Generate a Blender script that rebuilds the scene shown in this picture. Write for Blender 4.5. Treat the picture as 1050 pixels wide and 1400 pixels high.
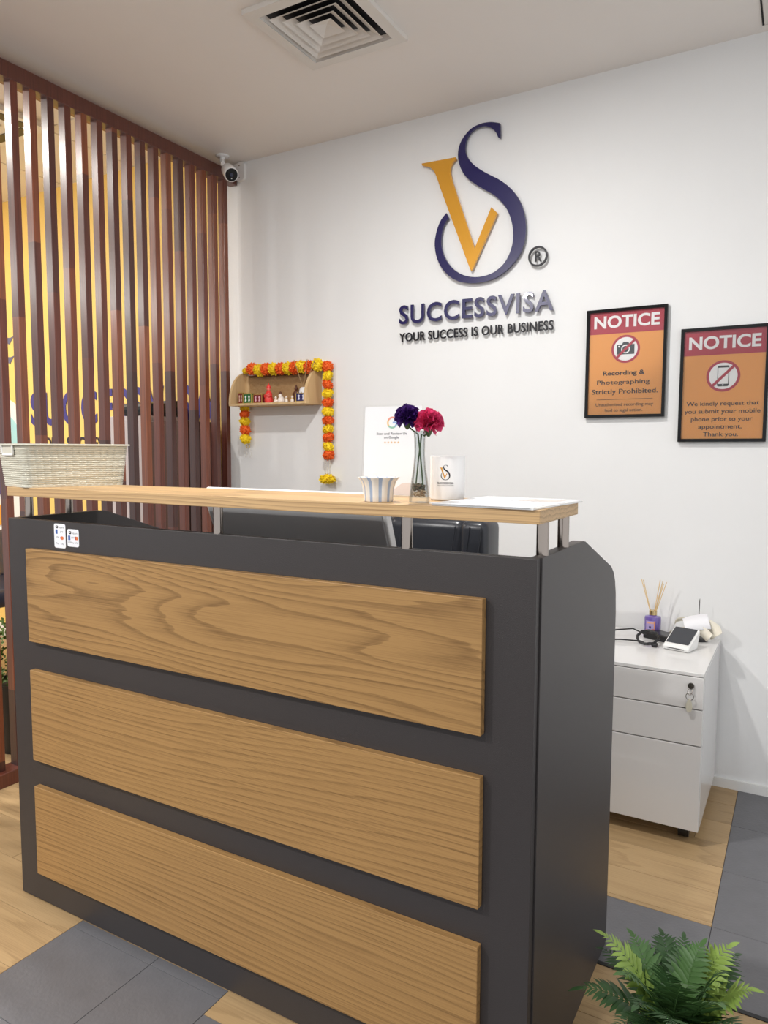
import bpy, bmesh, math, random
from mathutils import Vector, Matrix, noise
from mathutils.geometry import tessellate_polygon
random.seed(7)
for o in list(bpy.data.objects): bpy.data.objects.remove(o)
scene = bpy.context.scene
COL = scene.collection

# ------------------------------------------------------------------ camera
EYE = Vector((0, 0, 1.28)); F = 997.47
PITCH, YAW, ROLL = .08324574, .5206194, .00350418
_f = Vector((-math.sin(YAW)*math.cos(PITCH), math.cos(YAW)*math.cos(PITCH), -math.sin(PITCH)))
_r = Vector((math.cos(YAW), math.sin(YAW), 0)); _u = _r.cross(_f)
RT = _r*math.cos(ROLL)+_u*math.sin(ROLL); UP = -_r*math.sin(ROLL)+_u*math.cos(ROLL); FW = _f
cd = bpy.data.cameras.new('camera'); cam = bpy.data.objects.new('camera', cd); COL.objects.link(cam)
cam.matrix_world = Matrix((( RT.x, UP.x, -FW.x, EYE.x), (RT.y, UP.y, -FW.y, EYE.y), (RT.z, UP.z, -FW.z, EYE.z), (0, 0, 0, 1)))
cd.sensor_fit = 'VERTICAL'; cd.sensor_height = 36; cd.lens = 36*F/1400; cd.clip_start = .02
scene.camera = cam
def ray(px, py): return RT*((px-525)/F)+UP*((700-py)/F)+FW
def UY(px, py, Y): d = ray(px, py); return EYE+d*(Y/d.y)          # pixel -> point on a plane of known depth
def UX(px, py, X): d = ray(px, py); return EYE+d*(X/d.x)
def UZ(px, py, Z): d = ray(px, py); return EYE+d*((Z-EYE.z)/d.z)

# ------------------------------------------------------------------ world, exposure
w = bpy.data.worlds.new('world'); scene.world = w; w.use_nodes = True
bg = w.node_tree.nodes['Background']; bg.inputs[0].default_value = (.97, .98, 1, 1); bg.inputs[1].default_value = .80
vs = scene.view_settings; vs.view_transform = 'Standard'; vs.look = 'None'; vs.exposure = 0.32; vs.gamma = 1; vs.use_curve_mapping = False
# ceiling downlights: x, y, watts, colour (built as fixtures further down)
CEIL = 2.753; CEIL2 = 2.88
DOWNLIGHTS = [(-1.12, 1.62, 24, (1, .985, .965)), (-2.3, -.75, 58, (1, .985, .965)), (-.75, -.95, 26, (1, .985, .965)), (.75, .1, 6, (1, .985, .965))]
DOWNLIGHTS2 = [(-3.5, 1.2, 18, (1, .96, .90)), (-4.7, 1.75, 16, (1, .96, .90)), (-5.6, -.9, 30, (1, .97, .95))]

# ------------------------------------------------------------------ materials
def lin(c):
    c = c/255
    return c/12.92 if c <= .04045 else ((c+.055)/1.055)**2.4
def L(c): return (lin(c[0]), lin(c[1]), lin(c[2]), 1)
MATS = {}
def mat(name, c, rough=.5, metal=0, bump=0, bscale=200, var=0, vscale=6, coat=0, spec=.5):
    if name in MATS: return MATS[name]
    m = bpy.data.materials.new(name); m.use_nodes = True; n = m.node_tree.nodes; l = m.node_tree.links
    b = n['Principled BSDF']; b.inputs['Base Color'].default_value = L(c); b.inputs['Roughness'].default_value = rough
    b.inputs['Metallic'].default_value = metal; b.inputs['Coat Weight'].default_value = coat; b.inputs['Specular IOR Level'].default_value = spec
    tc = n.new('ShaderNodeTexCoord')
    nz = n.new('ShaderNodeTexNoise'); nz.inputs['Scale'].default_value = vscale; nz.inputs['Detail'].default_value = 3
    l.new(tc.outputs['Object'], nz.inputs['Vector'])
    mx = n.new('ShaderNodeMix'); mx.data_type = 'RGBA'
    k = 1-(var or .03)
    mx.inputs['A'].default_value = L(c); mx.inputs['B'].default_value = tuple(v*k for v in L(c)[:3])+(1,)
    l.new(nz.outputs['Fac'], mx.inputs['Factor']); l.new(mx.outputs['Result'], b.inputs['Base Color'])
    if bump:
        nb = n.new('ShaderNodeTexNoise'); nb.inputs['Scale'].default_value = bscale; l.new(tc.outputs['Object'], nb.inputs['Vector'])
        bp = n.new('ShaderNodeBump'); bp.inputs['Strength'].default_value = bump; bp.inputs['Distance'].default_value = .002
        l.new(nb.outputs['Fac'], bp.inputs['Height']); l.new(bp.outputs['Normal'], b.inputs['Normal'])
    MATS[name] = m; return m
def woodmat(name, light, dark, axis='x', rings=26., amp=1.0, warp=1.0, fine=.5, rough=.45, perobj=False, stretch=1.0, across=4.2):
    m = bpy.data.materials.new(name); m.use_nodes = True; n = m.node_tree.nodes; l = m.node_tree.links
    b = n['Principled BSDF']; b.inputs['Roughness'].default_value = rough; b.inputs['Specular IOR Level'].default_value = .35
    tc = n.new('ShaderNodeTexCoord'); src = tc.outputs['Object']
    if perobj:
        oi = n.new('ShaderNodeObjectInfo'); sc = n.new('ShaderNodeVectorMath'); sc.operation = 'SCALE'
        cb = n.new('ShaderNodeCombineXYZ'); 
        for k in range(3): l.new(oi.outputs['Random'], cb.inputs[k])
        sc.inputs['Scale'].default_value = 37; l.new(cb.outputs[0], sc.inputs[0])
        ad = n.new('ShaderNodeVectorMath'); ad.operation = 'ADD'; l.new(src, ad.inputs[0]); l.new(sc.outputs[0], ad.inputs[1]); src = ad.outputs[0]
    def mapped(s):
        mp = n.new('ShaderNodeMapping'); l.new(src, mp.inputs['Vector'])
        mp.inputs['Scale'].default_value = s; return mp.outputs[0]
    def ax(long, across): return {'x': (long, across, across), 'z': (across, across, long), 'y': (across, long, across)}[axis]
    big = n.new('ShaderNodeTexNoise'); big.inputs['Scale'].default_value = 1; big.inputs['Detail'].default_value = 1.5; big.inputs['Roughness'].default_value = .35
    l.new(mapped(ax(1.3*stretch, across)), big.inputs['Vector'])
    sep = n.new('ShaderNodeSeparateXYZ'); l.new(src, sep.inputs[0])
    ma = n.new('ShaderNodeMath'); ma.operation = 'MULTIPLY_ADD'; ma.inputs[1].default_value = 9.*warp
    l.new(big.outputs['Fac'], ma.inputs[0])
    m2 = n.new('ShaderNodeMath'); m2.operation = 'MULTIPLY'; m2.inputs[1].default_value = rings
    l.new(sep.outputs[{'x': 2, 'z': 0, 'y': 0}[axis]], m2.inputs[0])
    l.new(m2.outputs[0], ma.inputs[2])
    sm = n.new('ShaderNodeTexNoise'); sm.inputs['Scale'].default_value = 1; sm.inputs['Detail'].default_value = 2; l.new(mapped(ax(2.4, 34)), sm.inputs['Vector'])
    m3 = n.new('ShaderNodeMath'); m3.operation = 'MULTIPLY_ADD'; m3.inputs[1].default_value = 1.3; l.new(sm.outputs['Fac'], m3.inputs[0]); l.new(ma.outputs[0], m3.inputs[2])
    fr = n.new('ShaderNodeMath'); fr.operation = 'FRACT'; l.new(m3.outputs[0], fr.inputs[0])
    cr = n.new('ShaderNodeValToRGB'); e = cr.color_ramp.elements
    e[0].position = 0; e[0].color = (0, 0, 0, 1); e[1].position = 1; e[1].color = (.25, .25, .25, 1)
    for p, v in ((.35, .12), (.74, .55), (.86, 1), (.97, .8)):
        q = e.new(p); q.color = (v, v, v, 1)
    l.new(fr.outputs[0], cr.inputs[0])
    fi = n.new('ShaderNodeTexNoise'); fi.inputs['Scale'].default_value = 1; fi.inputs['Detail'].default_value = 4; fi.inputs['Roughness'].default_value = .7
    l.new(mapped(ax(3.2, 330)), fi.inputs['Vector'])
    m4 = n.new('ShaderNodeMath'); m4.operation = 'MULTIPLY_ADD'; m4.inputs[1].default_value = fine*1.6; m4.inputs[2].default_value = -fine*.8; l.new(fi.outputs['Fac'], m4.inputs[0])
    m5 = n.new('ShaderNodeMath'); m5.operation = 'MULTIPLY_ADD'; m5.use_clamp = True; m5.inputs[1].default_value = amp
    l.new(cr.outputs[0], m5.inputs[0]); l.new(m4.outputs[0], m5.inputs[2])
    mx = n.new('ShaderNodeMix'); mx.data_type = 'RGBA'; mx.inputs['A'].default_value = L(light); mx.inputs['B'].default_value = L(dark)
    l.new(m5.outputs[0], mx.inputs['Factor'])
    out = mx.outputs['Result']
    if perobj:
        hv = n.new('ShaderNodeHueSaturation'); mr = n.new('ShaderNodeMapRange'); mr.inputs[3].default_value = .86; mr.inputs[4].default_value = 1.1
        l.new(oi.outputs['Random'], mr.inputs[0]); l.new(mr.outputs[0], hv.inputs['Value']); l.new(out, hv.inputs['Color']); out = hv.outputs[0]
    l.new(out, b.inputs['Base Color'])
    bp = n.new('ShaderNodeBump'); bp.inputs['Strength'].default_value = .15; bp.inputs['Distance'].default_value = .001
    l.new(fi.outputs['Fac'], bp.inputs['Height']); l.new(bp.outputs['Normal'], b.inputs['Normal'])
    return m
def slatmat():
    m = bpy.data.materials.new('merbau'); m.use_nodes = True; n = m.node_tree.nodes; l = m.node_tree.links
    b = n['Principled BSDF']; b.inputs['Roughness'].default_value = .34; b.inputs['Specular IOR Level'].default_value = .6; b.inputs['Coat Weight'].default_value = .2; b.inputs['Coat Roughness'].default_value = .22
    tc = n.new('ShaderNodeTexCoord'); oi = n.new('ShaderNodeObjectInfo'); sep = n.new('ShaderNodeSeparateXYZ'); l.new(tc.outputs['Object'], sep.inputs[0])
    a = n.new('ShaderNodeMath'); a.operation = 'MULTIPLY_ADD'; a.inputs[1].default_value = 23; l.new(oi.outputs['Random'], a.inputs[0])
    z = n.new('ShaderNodeMath'); z.operation = 'MULTIPLY'; z.inputs[1].default_value = 1.35; l.new(sep.outputs[2], z.inputs[0]); l.new(z.outputs[0], a.inputs[2])
    f = n.new('ShaderNodeMath'); f.operation = 'FLOOR'; l.new(a.outputs[0], f.inputs[0])
    cb = n.new('ShaderNodeCombineXYZ'); l.new(f.outputs[0], cb.inputs[0]); l.new(oi.outputs['Random'], cb.inputs[1])
    wn = n.new('ShaderNodeTexWhiteNoise'); l.new(cb.outputs[0], wn.inputs['Vector'])
    cr = n.new('ShaderNodeValToRGB'); e = cr.color_ramp.elements; e[0].color = L((60, 30, 26)); e[1].color = L((132, 72, 42))
    q = e.new(.35); q.color = L((92, 46, 34)); q = e.new(.7); q.color = L((106, 50, 32)); l.new(wn.outputs['Value'], cr.inputs[0])
    mp = n.new('ShaderNodeMapping'); mp.inputs['Scale'].default_value = (160, 160, 5); l.new(tc.outputs['Object'], mp.inputs['Vector'])
    va = n.new('ShaderNodeVectorMath'); va.operation = 'ADD'; l.new(mp.outputs[0], va.inputs[0]); l.new(cb.outputs[0], va.inputs[1])
    nz = n.new('ShaderNodeTexNoise'); nz.inputs['Scale'].default_value = 1; nz.inputs['Detail'].default_value = 4; l.new(va.outputs[0], nz.inputs['Vector'])
    hv = n.new('ShaderNodeHueSaturation'); mr = n.new('ShaderNodeMapRange'); mr.inputs[1].default_value = .3; mr.inputs[2].default_value = .7; mr.inputs[3].default_value = .72; mr.inputs[4].default_value = 1.25
    l.new(nz.outputs['Fac'], mr.inputs[0]); l.new(mr.outputs[0], hv.inputs['Value']); l.new(cr.outputs[0], hv.inputs['Color']); l.new(hv.outputs[0], b.inputs['Base Color'])
    bp = n.new('ShaderNodeBump'); bp.inputs['Strength'].default_value = .25; bp.inputs['Distance'].default_value = .001; l.new(nz.outputs['Fac'], bp.inputs['Height']); l.new(bp.outputs['Normal'], b.inputs['Normal'])
    return m
def clearmat(name, tint=(255, 255, 255), refl=1.0, ior=1.45):
    m = bpy.data.materials.new(name); m.use_nodes = True; n = m.node_tree.nodes; l = m.node_tree.links
    n.remove(n['Principled BSDF']); out = n['Material Output']
    t = n.new('ShaderNodeBsdfTransparent'); t.inputs[0].default_value = L(tint)
    g = n.new('ShaderNodeBsdfGlossy'); g.inputs['Roughness'].default_value = .02
    fr = n.new('ShaderNodeFresnel'); fr.inputs[0].default_value = ior
    mu = n.new('ShaderNodeMath'); mu.operation = 'MULTIPLY'; mu.inputs[1].default_value = refl; l.new(fr.outputs[0], mu.inputs[0])
    mx = n.new('ShaderNodeMixShader'); l.new(mu.outputs[0], mx.inputs[0]); l.new(t.outputs[0], mx.inputs[1]); l.new(g.outputs[0], mx.inputs[2]); l.new(mx.outputs[0], out.inputs[0])
    return m
def emit(name, c, s):
    m = bpy.data.materials.new(name); m.use_nodes = True; n = m.node_tree.nodes; b = n['Principled BSDF']
    b.inputs['Base Color'].default_value = (1, 1, 1, 1); b.inputs['Emission Color'].default_value = tuple(c)+(1,); b.inputs['Emission Strength'].default_value = s
    return m
def woven(name, c1, c2):
    m = mat(name, c1, .7); n = m.node_tree.nodes; l = m.node_tree.links; b = n['Principled BSDF']
    tc = n.new('ShaderNodeTexCoord'); ck = n.new('ShaderNodeTexBrick'); ck.inputs['Scale'].default_value = 1
    ck.inputs['Color1'].default_value = L(c1); ck.inputs['Color2'].default_value = L(c2); ck.inputs['Mortar'].default_value = L((120, 88, 52))
    ck.inputs['Brick Width'].default_value = .007; ck.inputs['Row Height'].default_value = .0035; ck.inputs['Mortar Size'].default_value = .0006
    mp = n.new('ShaderNodeMapping'); mp.inputs['Rotation'].default_value = (math.pi/2, 0, 0); l.new(tc.outputs['Object'], mp.inputs[0]); l.new(mp.outputs[0], ck.inputs[0]); l.new(ck.outputs[0], b.inputs['Base Color'])
    return m

M_WALL = mat('white_paint', (236, 237, 237), .6, bump=.05, bscale=90)
M_CEIL = mat('ceiling_paint', (240, 236, 232), .8)
M_YEL = mat('yellow_paint', (252, 216, 126), .6)
M_CEIL2 = mat('ceiling_tile', (238, 234, 232), .85, bump=.1, bscale=300)
M_GRID = mat('tile_joint', (120, 108, 98), .8)
M_GROUT = mat('floor_joint', (52, 50, 49), .9)
M_CHAR = mat('charcoal_laminate', (56, 52, 52), .42, bump=.25, bscale=700, var=.12, vscale=300)
OAKC = ((165, 128, 80), (92, 64, 35))
M_OAK = woodmat('oak_laminate', *OAKC, 'x', rings=70, amp=.38, warp=1.2, fine=1.1, stretch=.42, across=4.5)
M_OAKC = woodmat('oak_laminate_cathedral', *OAKC, 'x', rings=34, amp=.5, warp=2.3, fine=.9, stretch=.6, across=5.0)
M_OAKTOP = woodmat('oak_counter', (202, 168, 122), (126, 94, 62), 'x', rings=110, amp=.5, warp=.4, fine=.9, rough=.4)
M_PLANK = woodmat('vinyl_plank', (184, 155, 114), (138, 110, 74), 'x', rings=30, amp=.35, warp=.7, fine=.9, rough=.38, perobj=True)
M_TILE = mat('grey_vinyl_tile', (112, 112, 116), .36, bump=.35, bscale=120, var=.22, vscale=18)
M_SLAT = slatmat()
M_CHROME = mat('brushed_steel', (164, 154, 146), .16, 1)
M_NAVY = mat('navy_acrylic', (30, 26, 84), .25, coat=.2)
M_GOLD = mat('gold_acrylic', (222, 160, 48), .22, .25, coat=.4)
M_BLKSIGN = mat('black_acrylic', (18, 18, 28), .35, spec=.3)
M_WHITE = mat('white_gloss', (238, 237, 236), .22, var=.04)
M_WHITEM = mat('white_matt', (238, 238, 236), .6)
M_PAPER = mat('paper', (243, 243, 242), .7)
M_BLACK = mat('black_plastic', (22, 22, 24), .4)
M_BLKGLOSS = mat('black_gloss', (10, 10, 12), .12, spec=.3)
M_LEATHER = mat('black_leather', (44, 46, 52), .3, bump=.08, bscale=220)
M_CABW = mat('cabinet_enamel', (226, 225, 224), .16, var=.03)
M_GAP = mat('dark_gap', (30, 30, 32), .8)
M_GLASS = clearmat('clear_glass', tint=(244, 246, 246), refl=.6, ior=1.36)
M_ACR = clearmat('clear_acrylic', refl=.4, ior=1.3)
M_PANE = clearmat('picture_glass', refl=.8)
M_ORANGE = mat('poster_orange', (232, 158, 76), .5, var=.06, vscale=3)
M_RED = mat('poster_red', (176, 40, 62), .5)
M_INK = mat('ink', (36, 32, 32), .6)

# ------------------------------------------------------------------ mesh helpers
def link(name, me, m, parent=None, smooth=False, w=True):
    o = bpy.data.objects.new(name, me); COL.objects.link(o)
    if m is not None and not me.materials: me.materials.append(m)
    if smooth:
        for p in me.polygons: p.use_smooth = True
        me.set_sharp_from_angle(angle=math.radians(55))
    if parent is not None:
        o.parent = parent
        if w:
            q = parent; off = Vector()
            while q: off += q.location; q = q.parent
            o.location = -off
    return o
def thing(name, label, cat, loc=(0, 0, 0), rz=0, group=None):
    o = bpy.data.objects.new(name, None); COL.objects.link(o); o.location = loc; o.rotation_euler = (0, 0, rz); o.empty_display_size = .05
    return tag(o, label, cat, group)
def tag(o, label, cat=None, group=None, kind=None):
    o['label'] = label
    if cat: o['category'] = cat
    if group: o['group'] = group
    if kind: o['kind'] = kind
    return o
def struct(o, label, cat='structure'): return tag(o, label, cat, kind='structure')
def data(name, vs_, fs):
    me = bpy.data.meshes.new(name); me.from_pydata([tuple(v) for v in vs_], [], fs); me.update(); return me
def frombm(name, bm):
    bmesh.ops.recalc_face_normals(bm, faces=bm.faces); me = bpy.data.meshes.new(name); bm.to_mesh(me); bm.free(); return me
def boxme(name, a, b, bev=0, seg=2):
    bm = bmesh.new(); bmesh.ops.create_cube(bm, size=1)
    for v in bm.verts: v.co = Vector([(a[i]+b[i])/2+v.co[i]*(b[i]-a[i]) for i in range(3)])
    if bev: bmesh.ops.bevel(bm, geom=list(bm.edges), offset=bev, segments=seg, profile=.5, affect='EDGES')
    return frombm(name, bm)
def box(name, a, b, m, parent=None, bev=0, w=True, seg=2): return link(name, boxme(name, a, b, bev, seg), m, parent, w=w)
def extr(poly, fn, d0, d1):
    """prism of a 2D outline; fn(u,v,d)->xyz"""
    n = len(poly); v = [fn(p[0], p[1], d0) for p in poly]+[fn(p[0], p[1], d1) for p in poly]
    f = [tuple(range(n)), tuple(range(2*n-1, n-1, -1))]+[(i, i+n, (i+1) % n+n, (i+1) % n) for i in range(n)]
    return v, f
def prism(name, poly, fn, d0, d1, m, parent=None, bev=0, w=True):
    n = len(poly); tri = tessellate_polygon([[Vector((p[0], p[1], 0)) for p in poly]])
    v = [fn(p[0], p[1], d0) for p in poly]+[fn(p[0], p[1], d1) for p in poly]
    bm = bmesh.new(); bv = [bm.verts.new(tuple(x)) for x in v]
    if bev:
        bm.faces.new(bv[:n]); bm.faces.new(bv[n:][::-1])
    else:
        for t in tri:
            for fc in ([bv[i] for i in t], [bv[n+i] for i in reversed(t)]):
                try: bm.faces.new(fc)
                except ValueError: pass
    for i in range(n): bm.faces.new((bv[i], bv[i+n], bv[(i+1) % n+n], bv[(i+1) % n]))
    if bev: bmesh.ops.bevel(bm, geom=list(bm.edges), offset=bev, segments=1, affect='EDGES')
    return link(name, frombm(name, bm), m, parent, w=w)
def latheme(name, prof, c=(0, 0, 0), seg=32, fn=None):
    v, f = [], []
    for r, z in prof:
        for k in range(seg):
            t = 2*math.pi*k/seg; rr = fn(t, r, z) if fn else r
            v.append((c[0]+rr*math.cos(t), c[1]+rr*math.sin(t), c[2]+z))
    for i in range(len(prof)-1):
        for k in range(seg): f.append((i*seg+k, i*seg+(k+1) % seg, (i+1)*seg+(k+1) % seg, (i+1)*seg+k))
    f.append(tuple(range(seg))[::-1]); f.append(tuple(range((len(prof)-1)*seg, len(prof)*seg)))
    return data(name, v, f)
def lathe(name, prof, c, m, parent=None, seg=32, smooth=True, w=True, fn=None):
    o = link(name, latheme(name, prof, c, seg, fn), m, parent, smooth, w)
    return o
def tubeme(name, pts, r, seg=8, closed=False):
    pts = [Vector(p) for p in pts]; n = len(pts); v, f = [], []; up = Vector((.13, .21, .97))
    for i, p in enumerate(pts):
        a = pts[(i-1) % n] if (closed or i) else p; b = pts[(i+1) % n] if (closed or i < n-1) else p
        t = (b-a).normalized(); s = t.cross(up)
        if s.length < 1e-3: s = t.cross(Vector((1, 0, 0)))
        s.normalize(); q = s.cross(t); rr = r[i] if isinstance(r, (list, tuple)) else r
        for k in range(seg): an = 2*math.pi*k/seg; v.append(p+s*rr*math.cos(an)+q*rr*math.sin(an))
    for i in range(n if closed else n-1):
        j = (i+1) % n
        for k in range(seg): f.append((i*seg+k, i*seg+(k+1) % seg, j*seg+(k+1) % seg, j*seg+k))
    if not closed: f += [tuple(range(seg))[::-1], tuple(range((n-1)*seg, n*seg))]
    return data(name, v, f)
def tube(name, pts, r, m, parent=None, seg=8, closed=False, w=True): return link(name, tubeme(name, pts, r, seg, closed), m, parent, True, w)
def arc(cx, cy, r, a0, a1, n): return [(cx+r*math.cos(math.radians(a0+(a1-a0)*k/n)), cy+r*math.sin(math.radians(a0+(a1-a0)*k/n))) for k in range(n+1)]
def rrect(x0, y0, x1, y1, r, n=5):
    return arc(x1-r, y0+r, r, -90, 0, n)+arc(x1-r, y1-r, r, 0, 90, n)+arc(x0+r, y1-r, r, 90, 180, n)+arc(x0+r, y0+r, r, 180, 270, n)
def smooth_closed(p, n=3):
    """Catmull-Rom through a closed outline"""
    out = []; N = len(p)
    for i in range(N):
        a, b, c, d = [Vector(p[(i+k) % N]) for k in (-1, 0, 1, 2)]
        for k in range(n):
            t = k/n; out.append(.5*((2*b)+(c-a)*t+(2*a-5*b+4*c-d)*t*t+(3*b-a-3*c+d)*t**3))
    return [(v.x, v.y) for v in out]
def textraw(s, bold=0.0, depth=0.0, space=1.0, align='LEFT', res=4):
    cu = bpy.data.curves.new('t', 'FONT'); cu.body = s; cu.size = 1; cu.offset = bold; cu.extrude = depth; cu.space_character = space; cu.align_x = align; cu.resolution_u = res
    ob = bpy.data.objects.new('t', cu); COL.objects.link(ob); dg = bpy.context.evaluated_depsgraph_get(); dg.update()
    e = ob.evaluated_get(dg); me = e.to_mesh()
    v = [x.co.copy() for x in me.vertices]; f = [tuple(p.vertices) for p in me.polygons]
    e.to_mesh_clear(); bpy.data.objects.remove(ob); bpy.data.curves.remove(cu)
    return v, f
def text(name, s, fn, x0, x1, z0, h, m, parent, bold=.0, depth=0.0, w=True, space=1.0, cap='H', split=False):
    """text fitted to x0..x1 with cap height h above baseline z0; fn(u,v,d)->xyz. depth is in final units"""
    v, f = textraw(s, bold, .5 if depth else 0, space); capv, _ = textraw(cap, bold)
    a = min(p.x for p in v); b = max(p.x for p in v); ch = max(p.y for p in capv)-min(p.y for p in capv); base = min(p.y for p in capv)
    if x1 is None: sx = h/ch; x1 = x0+(b-a)*sx
    sx = (x1-x0)/(b-a); sz = h/ch
    co = [fn(x0+(p.x-a)*sx, z0+(p.y-base)*sz, (p.z+.5)*depth if depth else 0) for p in v]
    if not split: return link(name, data(name, co, f), m, parent, w=w)
    bm = bmesh.new(); bv = [bm.verts.new(tuple(c)) for c in co]
    for q in f:
        try: bm.faces.new([bv[i] for i in q])
        except ValueError: pass
    bmesh.ops.remove_doubles(bm, verts=bm.verts, dist=1e-6); bm.verts.index_update(); seen = set(); out = []
    for v0 in bm.verts:
        if v0.index in seen: continue
        st = [v0]; comp = []; seen.add(v0.index)
        while st:
            q = st.pop(); comp.append(q)
            for e in q.link_edges:
                r = e.other_vert(q)
                if r.index not in seen: seen.add(r.index); st.append(r)
        idx = {q.index: i for i, q in enumerate(comp)}; fs = {fa for q in comp for fa in q.link_faces}
        out.append((min(q.co.x for q in comp), data(name, [q.co for q in comp], [tuple(idx[q.index] for q in fa.verts) for fa in fs])))
    bm.free()
    for _, me in sorted(out, key=lambda t: t[0]): link(name, me, m, parent, w=w)
def flat(name, poly, fn, d, m, parent, w=True, t=.0004):
    return prism(name, poly, fn, d, d-t, m, parent, w=w)
def copytree(o, parent=None):
    c = o.copy(); COL.objects.link(c); c.parent = parent
    for ch in o.children: copytree(ch, c)
    return c

# ------------------------------------------------------------------ the room shell
WY = 3.0
struct(box('wall_back', (-2.685, WY, 0), (1.8, WY+.1, CEIL), M_WALL), 'white painted wall behind the reception desk carrying the company sign', 'wall')
struct(box('wall_left', (-5.4, WY, 0), (-2.685, WY+.1, CEIL2), M_YEL), 'yellow painted wall of the next room seen through the slat screen', 'wall')
struct(box('wall_far_left', (-5.5, 1.6, 0), (-5.4, WY+.1, CEIL2), M_YEL), 'yellow side wall of the next room beyond the slats', 'wall')
struct(box('ceiling', (-2.72, -3, CEIL), (1.8, WY+.1, CEIL+.12), M_CEIL), 'plain pale ceiling above the reception desk', 'ceiling')
struct(box('baseboard_back', (-2.685, WY-.012, 0), (1.8, WY, .036), M_WHITEM), 'low white skirting along the foot of the white wall', 'skirting')
struct(box('baseboard_left', (-5.4, WY-.014, 0), (-2.685, WY, .085), M_WHITEM), 'white skirting along the foot of the yellow wall', 'skirting')
c2 = struct(box('ceiling_next_room', (-6.2, -1.5, CEIL2+.006), (-2.72, WY+.1, CEIL2+.1), M_GRID), 'warm lit tiled ceiling of the next room', 'ceiling')
tm = boxme('ceiling_tile', (-.296, -.296, -.002), (.296, .296, .008)); tm.materials.append(M_CEIL2)
for i in range(4):
    for j in range(7):
        o = link('ceiling_tile', tm, None, c2, w=False); o.location = (-3.06-i*.6, 2.74-j*.6, CEIL2)
# floor: slab with vinyl planks and grey tiles let into it
fl = struct(box('floor', (-5.4, -3, -.12), (1.8, WY+.1, -.004), M_GROUT), 'floor of wood look planks with a grey tile inlay', 'floor')
def piece(name, x0, x1, y0, y1, m, cache={}):
    g = .0007; k = (name, round(x1-x0, 3), round(y1-y0, 3))
    if k not in cache:
        me = boxme(name, (-(x1-x0)/2+g, -(y1-y0)/2+g, -.004), ((x1-x0)/2-g, (y1-y0)/2-g, 0), .0004, 1); me.materials.append(m); cache[k] = me
    o = link(name, cache[k], None, fl, w=False); o.location = ((x0+x1)/2, (y0+y1)/2, 0)
def planks(x0, x1, y0, y1, w_=.152, ln=1.22):
    y = y1; r = 0
    while y > y0+.01:
        ya = max(y-w_, y0); x = x0-((r*.43) % 1)*ln
        while x < x1-.01:
            a, b = max(x, x0), min(x+ln, x1)
            if b-a > .01: piece('floor_plank', a, b, ya, y, M_PLANK)
            x += ln
        y = ya; r += 1
def tiles(xs, ys):
    for a, b in zip(xs, xs[1:]):
        for c, d in zip(ys, ys[1:]): piece('floor_tile', a, b, c, d, M_TILE)
planks(-5.4, -1.652, .3, 3.0)
planks(-1.652, -.16, 2.07, 3.0)
tiles([-.16, .3, .76, 1.22, 1.8], [1.782, 2.07, 2.375, 2.69, 3.0])
tiles([-1.652, -1.36, -1.07, -.78, -.49, -.16], [1.782, 2.07])
struct(box('trim_1', (-1.652, 1.770, -.004), (1.8, 1.782, .0015), M_BLACK), 'thin black strip between grey floor tiles and wood planks', 'trim')
planks(-1.652, 1.8, 1.236, 1.770, .178)
planks(-1.13, 1.8, 1.152, 1.236, .09)
tiles([-1.652, -1.36, -1.13], [.915, 1.205, 1.236])
tiles([-1.13, -.77, -.47, -.17, .13, .43, .73, 1.03, 1.4, 1.8], [.915, 1.152])
tiles([-1.652, -1.36, -1.07, -.77, -.47, -.17, .13, .43, .73, 1.03, 1.4, 1.8], [.0, .305, .61, .915])

# ------------------------------------------------------------------ downlights (fixtures with their own lamps)
def downlight(x, y, z, p, c, label, grp):
    t = thing('downlight', label, 'light', (x, y, z), 0, grp)
    ring = [(.0, 0), (.062, 0), (.075, -.004), (.08, -.002), (.08, .0)]
    lathe('trim_ring', [(.056, -.001), (.064, -.006), (.078, -.003), (.08, 0)], (0, 0, 0), M_WHITEM, t, 28, w=False)
    link('lamp_lens', latheme('lamp_lens', [(.001, -.0065), (.055, -.0065)], (0, 0, 0), 28), MATS['lens'], t, w=False)
    ld = bpy.data.lights.new('downlight_lamp', 'AREA'); ld.shape = 'DISK'; ld.size = .11; ld.energy = p; ld.color = c
    o = bpy.data.objects.new('lamp', ld); COL.objects.link(o); o.parent = t; o.location = (0, 0, -.02)
MATS['lens'] = emit('lens', (1, .97, .92), 6)
for i, (x, y, p, c) in enumerate(DOWNLIGHTS): downlight(x, y, CEIL, p, c, 'round white recessed downlight in the reception ceiling', 'reception downlights')
for i, (x, y, p, c) in enumerate(DOWNLIGHTS2): downlight(x, y, CEIL2-.002, p, c, 'round recessed downlight in the next room ceiling', 'next room downlights')

pl = thing('fill_globe', 'added white globe fill light, unseen, brightening the next room ceiling', 'lamp', (-4.0, 1.15, CEIL2-.002), 0)  # added fill light, out of view, to whiten the next room ceiling
lathe('canopy', [(.001, -.02), (.05, -.02), (.05, 0), (.001, 0)], (0, 0, 0), M_WHITEM, pl, 24, w=False)
tube('cord', [(0, 0, -.02), (0, 0, -.36)], .003, M_WHITEM, pl, 8, w=False)
lathe('globe', [(.001, -.56)]+[(.1*math.sin(math.pi*k/12), -.46-.1*math.cos(math.pi*k/12)) for k in range(1, 12)]+[(.001, -.36)], (0, 0, 0), MATS['lens'], pl, 24, w=False)
ld = bpy.data.lights.new('fill_globe_light', 'POINT'); ld.energy = 11; ld.color = (1, .94, .86); ld.shadow_soft_size = .1
o = bpy.data.objects.new('lamp', ld); COL.objects.link(o); o.parent = pl; o.location = (0, 0, -.62)

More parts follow.
